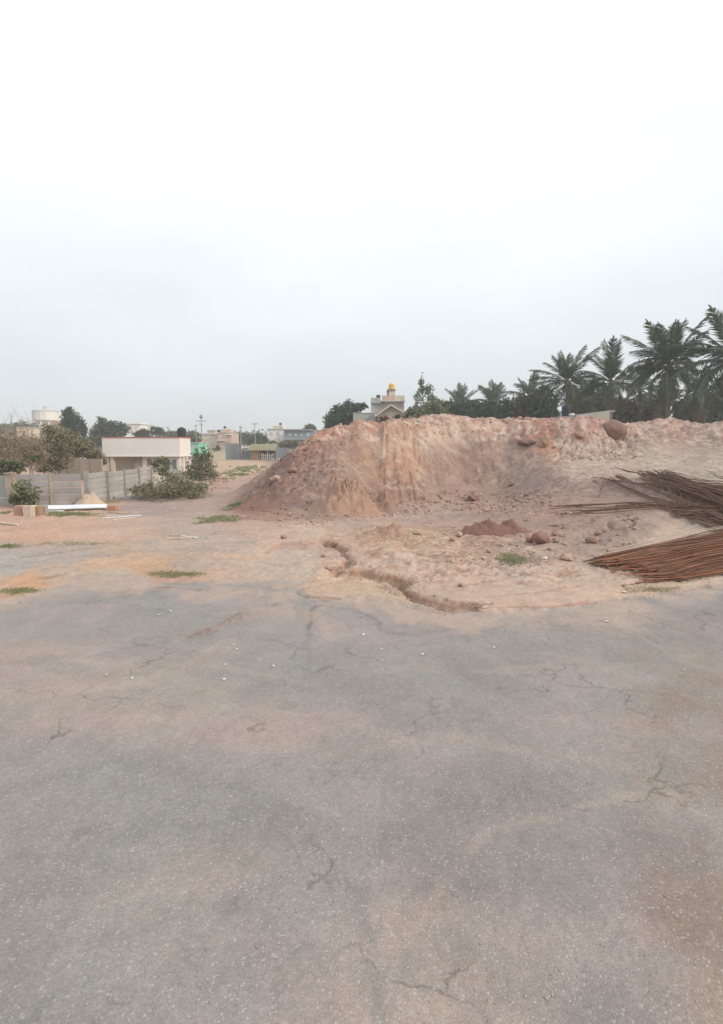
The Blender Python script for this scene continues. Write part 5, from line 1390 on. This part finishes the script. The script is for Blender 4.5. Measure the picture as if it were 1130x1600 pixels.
tree('palm_like_bush', 'small bush at the far end of the lane behind the low cream wall', 'bush', 110, [(341, 702, 4, 5)], 400, .2, 'leaf_mid', trunk_r=.08)
tree('small_tree', 'leafy little tree in front of the right half of the white house', 'tree', 44, [(251, 719, 12, 6), (242, 728, 8, 6), (262, 726, 7, 8), (250, 736, 12, 6), (262, 742, 7, 5)], 850, .13, 'leaf_light', trunk_r=.05, clump=.4, twigs=2, nclump=30)
tree('green_shrub', 'tall bright green shrub at the right end of the white house', 'shrub', 47, [(320, 708, 5, 10), (306, 712, 5, 8), (313, 720, 10, 9), (328, 718, 5, 11), (302, 730, 9, 9), (322, 734, 12, 9), (292, 740, 8, 6), (334, 742, 6, 6), (310, 744, 14, 6)], 2500, .12, 'leaf_light', trunk_r=.05, clump=.85, twigs=7, nclump=50)
tree('weed_clump', 'dull green weeds on the rubble at the end of the slab wall', 'weeds', 38, [(274, 746, 13, 9), (264, 756, 11, 8), (290, 758, 14, 9), (304, 766, 14, 7), (320, 760, 8, 5)], 1300, .11, 'leaf_light', trunk_r=.02, clump=.9, twigs=6)
tree('weed_clump', 'low olive weeds on the broad rubble heap', 'weeds', 32.5, [(246, 768, 22, 5), (218, 766, 10, 4), (232, 758, 8, 5), (262, 760, 9, 7), (284, 768, 14, 5), (308, 772, 10, 4), (296, 758, 6, 8)], 1700, .09, 'leaf_olive', trunk_r=.015, clump=.9, twigs=9, nclump=60)
tree('potted_weed', 'grey green leafy plant growing against the left end of the wall', 'plant', 27.3, [(34, 762, 8, 8), (42, 770, 12, 10), (30, 776, 9, 9), (46, 782, 9, 8), (36, 786, 12, 6)], 420, .15, 'leaf_light', trunk_r=.02, clump=.8, twigs=5, nclump=30, flat=.1)
DS = 'dry shrubs behind the slab wall'
tree('dry_shrub', 'tall brown leafless shrub at the far left edge', 'shrub', 38, [(8, 690, 26, 22), (-20, 700, 26, 30), (12, 712, 24, 20)], 2400, .10, 'leaf_dry', 'barkpale', DS, trunk_r=.05, clump=.5, twigs=16, nclump=60)
tree('dry_shrub', 'reddish brown twiggy shrub behind the leafy plant', 'shrub', 40, [(45, 698, 22, 22), (38, 718, 20, 16), (62, 708, 16, 18)], 2100, .10, 'leaf_dry', 'barkpale', DS, trunk_r=.05, clump=.5, twigs=16, nclump=60)
tree('green_undergrowth', 'dark green undergrowth low at the far left behind the wall', 'bush', 34, [(6, 730, 22, 14), (28, 728, 12, 10), (-15, 728, 16, 16), (56, 716, 8, 5)], 4200, .10, 'leaf_mid', trunk_r=.03, nclump=50)
tree('olive_shrub', 'olive shrub below the round water tower', 'shrub', 46, [(84, 690, 22, 20), (66, 708, 16, 18), (94, 716, 20, 16), (78, 672, 14, 8), (75, 730, 22, 10)], 4000, .14, 'leaf_olive', 'barkpale', DS, trunk_r=.06, clump=.4, twigs=8, nclump=60)
tree('olive_shrub', 'olive shrub below the tall dark tree', 'shrub', 51.5, [(118, 696, 20, 18), (136, 700, 16, 14), (112, 708, 16, 10), (140, 708, 16, 7), (100, 680, 12, 12)], 3200, .14, 'leaf_olive', 'barkpale', DS, trunk_r=.06, clump=.4, twigs=8, nclump=60)
tree('dry_shrub', 'faded pinkish shrub between the olive shrubs and the white house', 'shrub', 52, [(152, 712, 10, 9), (146, 722, 14, 8), (160, 722, 6, 6)], 1800, .12, 'leaf_dry', 'barkpale', DS, trunk_r=.04, clump=.5, twigs=8)
tree('far_tree', 'row of hazy trees at the horizon left of the water tower', 'trees', 170, [(10, 672, 22, 10), (36, 668, 14, 9), (52, 672, 14, 10), (-20, 670, 20, 12)], 4000, .5, 'leaf_mid', trunk_r=.2)
# tall bare saplings at the left
for px_, py_, l in ((26, 642, 'tall leafless sapling with forked top at the left'), (50, 640, 'thin leafless sapling left of the water tower'), (5, 640, 'thin leafless sapling at the left edge')):
    Y = 42; x = at(px_, 700, Y)[0]; z0 = hgt(x, Y); H = at(565, py_, Y)[2] - z0
    t = empty('bare_sapling', (x, Y, z0), l, 'sapling', 'leafless saplings at the left'); rnd = random.Random(px_)
    mb = MB()
    for k in range(5):
        a = Vector((rnd.uniform(-.3, .3), rnd.uniform(-.3, .3), 0)); e = Vector((rnd.uniform(-.9, .9), rnd.uniform(-.6, .6), H * rnd.uniform(.75, 1.0)))
        m1 = a.lerp(e, .5) + Vector((rnd.uniform(-.2, .2), 0, 0))
        mb.tube([a, m1, e], [.03, .02, .008], 4, cap=False)
        for _ in range(5): branch(mb, m1.lerp(e, rnd.random() * .9), (rnd.uniform(-1, 1), rnd.uniform(-.5, .5), 1.4), H * .16, .009, 1, rnd, .5, 3)
    mb.build('stems', M['barkpale'], t)

# far-off woods reading as one band at the horizon
q = []
rs = np.random.RandomState(9)
bl = []
for k in range(70):
    Y = rs.uniform(230, 420); px_ = rs.uniform(-150, 1300); hh = rs.uniform(8, 14) if px_ < 520 else rs.uniform(8, 12)
    x = (px_ - 565) / FPX * Y
    bl.append((x, Y, 1.5 + hh * .35, rs.uniform(9, 18), 8, hh * .6))
tag(quads_mesh('distant_woods', leaf_quads(bl, 26000, 1.3, nclump=40, seed=77).reshape(-1, 3), 4, M['leaf_dark']), kind='stuff', label='hazy line of far off trees along the horizon')

# ------------------------------------------------------------------ grass
def grass(px, py, wpx, hpx, n, mt, label, bh=.14, seed=1, thin=1.0):
    r = np.random.RandomState(seed + 300)
    out = []
    c0 = hit(px, py)
    x0 = hit(px - wpx / 2, py); x1 = hit(px + wpx / 2, py); y0 = hit(px, py + hpx / 2); y1 = hit(px, max(py - hpx / 2, 704))
    hx_, hy_ = (x1.x - x0.x) / 2, (y1.y - y0.y) / 2; sh = (x1 - x0).y / (2 * hx_ + 1e-6)
    cy = (y0.y + y1.y) / 2
    # tufts
    n = int(n * .5); nt = max(6, n // 9)
    tx_, ty_ = [], []
    while len(tx_) < nt:
        a, b = r.randn() * .62, r.randn() * .55
        if float(fbm(np.array(a * 2.2 + seed * 5.1), np.array(b * 1.6 + seed), 3)) + .45 - .5 * (a * a + b * b) > r.rand() * .6:
            tx_.append(c0.x + a * hx_); ty_.append(cy + b * hy_)
    for i in range(n):
        k = r.randint(nt); x = tx_[k] + r.randn() * .10; y = ty_[k] + r.randn() * .10 + (x - c0.x) * 0
        z = hgt(x, y)
        h = bh * .6 * r.uniform(.25, 1.25); l = r.randn(2) * h * .45; th = r.rand() * 3.14; w = .011 * thin * r.uniform(.7, 1.6)
        wx_, wy_ = math.cos(th) * w, math.sin(th) * w
        out.append([(x - wx_, y - wy_, z - .01), (x + wx_, y + wy_, z - .01), (x + l[0], y + l[1], z + h)])
    o = quads_mesh('grass_patch', np.array(out).reshape(-1, 3), 3, M[mt])
    return tag(o, label, kind='stuff')
grass(341, 812, 66, 14, 2600, 'grass', 'green grass tuft patch on the bare earth left of the bank foot', .22, 1, 1.6)
grass(366, 791, 26, 9, 1400, 'grass', 'small green patch at the left foot of the bank', .25, 2, 1.8)
grass(400, 735, 62, 16, 2600, 'grass', 'bright green strip between the lane and the bank', .45, 3, 6)
grass(375, 742, 40, 6, 900, 'grass', 'green fringe of the far grass strip', .3, 4, 5)
grass(268, 898, 100, 9, 2600, 'grass_dry', 'long thin olive grass streak on the dirt road', .07, 5, 1.2)
grass(290, 899, 70, 5, 1000, 'grass', 'greener middle of the long grass streak', .06, 15, 1.2)
grass(32, 924, 70, 8, 1600, 'grass', 'grass patch at the edge of the asphalt at the left', .07, 6, 1.1)
grass(15, 854, 44, 5, 1100, 'grass', 'grass streak at the left edge', .09, 7, 1.3)
grass(125, 849, 110, 6, 1500, 'grass_dry', 'faint olive grass line across the dirt road', .07, 8, 1.2)
grass(110, 804, 110, 7, 3200, 'grass', 'green strip of grass in front of the long white sheet', .17, 9, 1.6)
grass(20, 800, 14, 10, 500, 'grass', 'small green tuft left of the block row', .2, 19, 1.6)
grass(800, 877, 46, 13, 2600, 'grass', 'green patch among the stones near the rebar', .10, 10, 1.2)
grass(798, 868, 40, 9, 900, 'grass_dry', 'yellowish fringe above the green patch', .10, 11, 1.2)
grass(1020, 921, 80, 5, 900, 'grass_dry', 'dry grass line in front of the lower rebar bundle', .06, 12, 1.0)
grass(262, 780, 110, 10, 2200, 'grass', 'grass at the front foot of the rubble heap', .16, 13, 1.8)
grass(172, 785, 26, 12, 700, 'grass_dry', 'dry grass by the second wall post', .25, 14, 1.6)
grass(345, 750, 40, 10, 1000, 'grass_dry', 'dry grass beside the lane', .3, 16, 3)

# ------------------------------------------------------------------ rocks and heaps on the dirt
rock('round_boulder', 960, 671, 35, 30, M['boulder'], 'large round brown boulder perched on the rubble slope', 'boulder', 11, rough=.14)
rock('boulder', 846, 840, 28, 22, M['clod_red'], 'red boulder at the right end of the dark red soil heap', 'boulder', 12)
rock('boulder', 740, 777, 17, 12, M['clod_red'], 'red boulder at the foot of the smooth bank face', 'boulder', 13)
rock('boulder', 926, 844, 19, 14, M['clod_brown'], 'brown boulder left of the rebar on the slope', 'boulder', 14)
rock('boulder', 887, 871, 20, 14, M['clod_pale'], 'pale broken boulder near the tip of the lower rebar', 'boulder', 15)
rock('boulder', 867, 834, 9, 6, M['clod_brown'], 'small dark stone just right of the red boulder', 'stone', 16)
rock('boulder', 828, 843, 11, 9, M['clod_red'], 'small red stone touching the left of the red boulder', 'stone', 17)
rock('boulder', 935, 833, 12, 7, M['clod_brown'], 'small brown stone above the brown boulder', 'stone', 18)
rock('boulder', 822, 691, 26, 10, M['boulder'], 'flat red brown ledge jutting from the top of the bank', 'boulder', 19)
rock('boulder', 905, 680, 18, 11, M['soil_orange'], 'orange lump embedded near the crest left of the round boulder', 'boulder', 20)
rock('boulder', 850, 689, 15, 22, M['soil_orange'], 'orange lump beside the flat ledge on the crest', 'boulder', 21)
rock('boulder', 718, 835, 10, 9, M['clod_pale'], 'pale stone at the left end of the dark red soil heap', 'stone', 22)
rock('boulder', 515, 886, 13, 10, M['clod_pale'], 'pale clod in the bend of the erosion gully', 'stone', 23)
rock('boulder', 443, 839, 9, 6, M['clod_brown'], 'single brown stone on the pale dirt before the bank', 'stone', 24)
rock('boulder', 651, 832, 12, 8, M['clod_pale'], 'pale stone on the little orange heap', 'stone', 25)
rock('boulder', 852, 872, 8, 6, M['paper'], 'white stone left of the pale broken boulder', 'stone', 26)
rock('boulder', 858, 858, 7, 5, M['clod_brown'], 'small brown stone above the white stone', 'stone', 27)
rock('boulder', 706, 843, 8, 6, M['clod_brown'], 'small brown stone in the ochre gravel', 'stone', 28)
rock('boulder', 720, 914, 8, 6, M['clod_brown'], 'small brown stone on smooth dirt above the gully end', 'stone', 29)
rock('boulder', 505, 868, 7, 5, M['clod_brown'], 'small brown stone left of the gully', 'stone', 30)
rock('boulder', 522, 850, 9, 10, M['clod_brown'], 'brown clod at the head of the gully', 'stone', 31)
rock('boulder', 432, 747, 18, 10, M['clod_pale'], 'pale slab half buried in the left flank of the bank', 'stone', 32)
rock('boulder', 460, 734, 14, 9, M['clod_brown'], 'brown clod high on the left flank of the bank', 'stone', 33)
rock('boulder', 800, 755, 11, 8, M['clod_brown'], 'brown clod on the smooth bank face', 'stone', 34)
heap('red_soil_heap', 780, 838, 122, 0.40, M['soil_red'], 'long low heap of dark red soil on the pale dirt', 'soil heap', depth=.30, seed=11, rough=.7, pw=(2.2, 1.1), n=64)
heap('orange_heap', 540, 806, 124, 1.35, M['soil_orange'], 'orange rubble cone fallen at the foot of the bank', 'earth heap', depth=.62, seed=12, rough=.6, n=96, res=56, pw=(1.8, 1.3))
heap('orange_heap', 612, 836, 90, 0.28, M['soil_orange'], 'small low orange gravel heap on the pale dirt', 'earth heap', depth=.5, seed=13, rough=.5, n=60)
heap('brown_heap', 600, 800, 60, 0.7, M['clod_brown'], 'brown rubble heap right of the orange cone', 'earth heap', depth=.6, seed=15, rough=.5, n=60)
heap('brown_heap', 405, 812, 100, 0.22, M['clod_brown'], 'low dark soil spill at the left foot of the bank', 'earth heap', depth=.5, seed=16, rough=.5, n=60)

# clods: loose soil lumps nobody could count
def clods(name, label, regions, n, smin, smax, mt, seed):
    r = np.random.RandomState(seed)
    v0, f0 = ICO1
    w = np.zeros(Z.shape, np.float32)
    sub = (slice(None), slice(None))
    for poly, k in regions: w = np.maximum(w, inpoly(PX, PY, poly) * k)
    w *= (np.abs(Xg) < Yg * .75) & (Yg < 60)
    w *= np.clip(.25 + fbm(Xg * .9 + seed, Yg * .9, 3), 0, 1)
    w = (w * Yg / 20).ravel().astype(float); w /= w.sum()
    pick = r.choice(len(w), n, p=w); P0 = P.reshape(-1, 3)[pick]
    V = []; 
    for i in range(n):
        s = smin + (smax - smin) * r.rand() ** 4.0
        q = r.randn(3, 3) * .25 + np.eye(3)
        vv = (v0 * (1 + .25 * r.randn(len(v0), 1))) @ q * s * np.array([1, 1, .7])
        V.append(vv + P0[i] + np.array([r.randn() * .02, r.randn() * .02, s * .25]))
    V = np.array(V); nf = len(f0); nv = len(v0)
    F_ = (np.array(f0)[None] + (np.arange(n) * nv)[:, None, None]).reshape(-1, 3)
    me = bpy.data.meshes.new(name); V = V.reshape(-1, 3).astype(np.float32)
    me.vertices.add(len(V)); me.vertices.foreach_set('co', V.ravel()); me.loops.add(F_.size); me.loops.foreach_set('vertex_index', F_.ravel().astype(np.int32))
    me.polygons.add(len(F_)); me.polygons.foreach_set('loop_start', np.arange(0, F_.size, 3, dtype=np.int32)); me.polygons.foreach_set('loop_total', np.full(len(F_), 3, np.int32)); me.update(calc_edges=True)
    me.materials.append(M[mt]); o = bpy.data.objects.new(name, me); COL.objects.link(o)
    return tag(o, label, kind='stuff')
FLANK = [(370, 795), (450, 705), (500, 675), (560, 668), (520, 740), (470, 812), (400, 812)]
FOOT = [(400, 815), (480, 795), (560, 760), (620, 785), (700, 765), (860, 770), (860, 800), (700, 800), (600, 812), (480, 822)]
CRST = [(500, 690), (545, 660), (640, 652), (1000, 652), (1000, 672), (900, 680), (700, 680), (560, 685)]
RUB = [(858, 670), (985, 670), (1010, 716), (860, 722)]
MIDG = [(540, 820), (680, 815), (860, 870), (860, 895), (700, 880), (600, 850)]
SLP = [(800, 770), (1000, 800), (1000, 860), (880, 880), (820, 850), (740, 800)]
GULP = [(560, 892), (640, 898), (700, 940), (760, 948), (750, 958), (640, 940), (560, 905)]
clods('clods', 'loose red brown clods on the flank and foot of the bank', [(FLANK, 1), (FOOT, 1), (CRST, .5), (SLP, .35)], 2400, .012, .09, 'clod_red', 1)
clods('clods', 'loose brown clods over the bank and slope', [(FLANK, .6), (FOOT, 1), (CRST, .5), (SLP, .6), (RUB, .7)], 4200, .012, .09, 'clod_brown', 2)
clods('clods', 'pale crumbs of dry clay over the crest and dirt', [(CRST, 1), (RUB, 1), (FOOT, .5), (MIDG, .7), (SLP, .2)], 4000, .012, .10, 'clod_pale', 3)
clods('gravel', 'orange gravel in the gully and on the small heap', [(GULP, 1), (MIDG, .6)], 3600, .010, .035, 'clod_pale', 4)
clods('gravel', 'reddish gravel streak washed onto the asphalt', [([(275, 1000), (330, 978), (395, 945), (405, 952), (380, 972), (300, 1003)], 1), ([(455, 955), (495, 955), (500, 968), (460, 968)], .7), ([(740, 958), (745, 950), (900, 942), (1130, 905), (1130, 915), (930, 950)], .12), ([(620, 950), (720, 940), (760, 955), (700, 962)], .5)], 1500, .004, .011, 'clod_brown', 5)
clods('gravel', 'fine grit scattered over the asphalt', [([(-50, 930), (1180, 930), (1300, 1700), (-200, 1700)], 1)], 5000, .003, .008, 'post', 6)

# litter
GL = 'scraps of white litter on the asphalt'
lit = [(167, 1056, 7), (207, 1061, 8), (351, 1063, 9), (352, 1040, 6), (428, 1042, 7), (568, 993, 7), (596, 1016, 6), (598, 1034, 7), (366, 1009, 8), (370, 1016, 6), (266, 956, 8), (249, 962, 8), (948, 972, 12), (772, 1013, 7), (660, 1024, 9), (976, 926, 12), (1069, 1048, 5)]
for i, (px_, py_, w_) in enumerate(lit):
    p = hit(px_, py_); s_ = w_ * p.y / FPX / 2.5; r = random.Random(i)
    vs_ = []; 
    for k in range(7):
        th = k / 7 * 6.283; rad = s_ * r.uniform(.55, 1.05); vs_.append((rad * math.cos(th), rad * .7 * math.sin(th), .012 + r.uniform(0, .022)))
    vs_.append((0, 0, .03)); vs_ += [(v[0], v[1], v[2] - .004) for v in vs_]
    fs = [(k, (k + 1) % 7, 7) for k in range(7)] + [((k + 1) % 7 + 8, k + 8, 15) for k in range(7)] + [(k + 8, (k + 1) % 7 + 8, (k + 1) % 7, k) for k in range(7)]
    big = {0: 'small white scrap at the far left of the litter row on the asphalt', 1: 'white scrap just right of the leftmost one near the lower left', 2: 'biggest pinkish white scrap of the pair left of centre', 3: 'white scrap just above the biggest one left of centre', 4: 'lone white scrap right of the pair left of centre', 5: 'white scrap in the middle of the asphalt, highest near the centre', 6: 'tiny white scrap below right of the highest central one',
           7: 'white scrap lowest near the centre of the asphalt', 8: 'white scrap in the gravelly patch left of centre', 9: 'smaller white scrap just under the one in the gravelly patch', 11: 'white scrap just left of the lone upper left one', 13: 'white scrap right of centre below the purplish strip', 14: 'pale crumpled scrap right of centre near the grey patch', 12: 'largest elongated white scrap on the right part of the asphalt', 15: 'white scrap on the dirt edge below the lower rebar bundle', 10: 'white scrap alone on the upper left asphalt', 16: 'tiny white scrap near the lower right of the asphalt'}
    tag(MB().add(vs_, fs).build('paper_scrap', M['paper'], loc=p), big.get(i, 'small white litter scrap lying on the grey asphalt'), 'litter', GL)

# ------------------------------------------------------------------ reinforcing bars
def bar(t, pts, r_, mt, n=5):
    o = MB().tube([Vector(p) - Vector(t.location) for p in pts], r_, n).build('bar', M[mt], t)
    return o
def bar_on(a, b, zo0, zo1, sag=0.0, over0=0.0, segs=5, rnd=random):
    a = Vector(a); b = Vector(b); out = []
    bow = rnd.uniform(-.10, .10)
    for i in range(segs + 1):
        u = i / segs; p = a.lerp(b, u)
        base = hgt(p.x, p.y)
        z = base + zo0 + (zo1 - zo0) * u - sag * math.sin(u * math.pi)
        if u == 0: z += over0
        out.append(Vector((p.x, p.y + bow * math.sin(u * math.pi), max(z, base + r0))))
    return out
r0 = .013
rb = random.Random(31)
# lower, orange-brown bundle
A_top, A_bot = hit(938, 871), hit(1002, 914)
B_top, B_bot = hit(1130, 838), hit(1130, 899)
t = empty('rebar_bundle', hit(1060, 890), 'thick lower bundle of orange rusty steel bars ending in ragged dark tips', 'steel bars')
ex_ = 1.7
for i in range(230):
    u = rb.random(); lay = rb.random()
    bell = (4 * u * (1 - u)) ** .5
    s0 = Vector(A_top).lerp(A_bot, u); e0 = Vector(B_top).lerp(B_bot, u)
    d = e0 - s0
    jit = rb.gauss(0, 1) * .22
    if u < .5: jit += -.25 * rb.random()
    s_ = s0 + d.normalized() * (jit + (0.35 if u > .6 else 0)); e_ = s0 + d * ex_
    e_ = e_ + Vector((0, rb.uniform(-.25, .25), 0))
    zt_ = (.02 + .34 * lay * bell)
    pts = bar_on(s_, e_, zt_ * .55, zt_ + .04, rnd=rb, segs=5)
    mt_ = 'rebar_b' if (u > .45 and rb.random() < .6) or rb.random() < .25 else ('rebar_a' if rb.random() < .75 else 'rebar_c')
    bar(t, pts, .0115, mt_, 4)
for i in range(4):
    a = hit(925 + i * 4, 868 + i * 2); d = Vector(B_top) - Vector(A_top)
    bar(t, bar_on(a, a + d * 1.5, .03, .25, rnd=rb), .010, 'woodpale' if i < 2 else 'rebar_a', 4)
for i in range(5):
    a = hit(918 + i * 3, 883 + i * 1.2); b = Vector(a) + (Vector(B_top) - Vector(A_top)) * 1.3 + Vector((0, -.5, 0))
    bar(t, bar_on(a, b, .05, .2, rnd=rb), .014, 'rebar_c', 5)
# upper tangled bundle
t = empty('rebar_bundle', hit(1080, 800), 'dark brown tangled stack of long steel bars spreading over the slope', 'steel bars')
def ub(a, b, za, zb, ext=0.35, r_=.016, mt_=None, sag=0.0):
    a = hit(*a); b = hit(*b); b2 = a + (b - a) * (1 + ext)
    bar(t, bar_on(a, b2, za, zb, sag, rnd=rb), r_, mt_ or ('rebar_c' if rb.random() < .6 else 'rebar_a'), 4)
for i in range(115):       # dense mass: tips on the terrace edge, fanning down to the right
    u = rb.random() ** .8
    a = (1000 + 45 * rb.random() + rb.gauss(0, 6), 747 + 14 * u + rb.uniform(-2, 3)) if rb.random() < .45 else (1035 + rb.gauss(0, 9), 750 + rb.uniform(-4, 10))
    b = (1130, 772 + 44 * rb.random() ** 1.1)
    ub(a, b, .12 + .50 * rb.random(), .05 + .65 * rb.random(), .3)
for i in range(26): ub((998 + rb.uniform(-4, 14), 744 + rb.uniform(0, 6)), (1130, 775 + 25 * rb.random()), .22 + .16 * rb.random(), .4, .3)
for i in range(12): ub((962 + rb.uniform(-4, 8), 748 + rb.uniform(-2, 4)), (1100, 800 + rb.uniform(-3, 10)), .15 + .1 * rb.random(), .2, .3)
for i in range(9): ub((940 + rb.uniform(-3, 14), 752 + rb.uniform(-2, 3)), (1075, 806 + rb.uniform(-4, 6)), .14 + .1 * rb.random(), .12, .3)
for i in range(9): ub((856 + rb.uniform(0, 40), 799 + rb.uniform(-6, 9)), (1130, 796 + rb.uniform(-9, 14)), .04 + .12 * rb.random(), .20, .2, .016, 'rebar_a')
for i in range(7): ub((955 + rb.uniform(0, 20), 796 + rb.uniform(-4, 4)), (1130, 806 + rb.uniform(-6, 8)), .06 + .08 * rb.random(), .24, .2, .015)
ub((925, 753), (1060, 770), .25, .3, .5, .016); ub((928, 752), (1050, 768), .22, .25, .5, .014)
for i in range(4): ub((960 + i * 3, 738 + i), (1010, 750), .3, .2, 1.2, .014)
for i in range(40): ub((1060 + rb.uniform(-12, 30), 800 + rb.uniform(0, 14)), (1130, 812 + rb.uniform(-8, 10)), .05 + .2 * rb.random(), .25, .6)
for i in range(3): ub((1104 + i * 5, 746 + i * 2), (1135, 758 + i), .3, .3, .5)
for i in range(8): ub((1022 + i * 5, 762 + i), (1045 + i * 4 + rb.uniform(-4, 4), 806), .40, .10, .1, .013)

# ------------------------------------------------------------------ air
me = bpy.data.meshes.new('haze')
bx0 = MB().box(-3800, 3800, -6, 1560, -6, 24)
me.from_pydata(bx0.v, [], bx0.f)
hm = bpy.data.materials.new('haze'); hm.use_nodes = True
hm.node_tree.nodes.clear()
ho = hm.node_tree.nodes.new('ShaderNodeOutputMaterial'); pv = hm.node_tree.nodes.new('ShaderNodeVolumePrincipled')
pv.inputs['Color'].default_value = (0.95, 0.98, 1.0, 1); pv.inputs['Density'].default_value = HAZE; pv.inputs['Anisotropy'].default_value = 0.3
hm.node_tree.links.new(pv.outputs[0], ho.inputs['Volume'])
me.materials.append(hm)
o = bpy.data.objects.new('haze', me); COL.objects.link(o); tag(o, kind='stuff')
scene.cycles.volume_bounces = 1
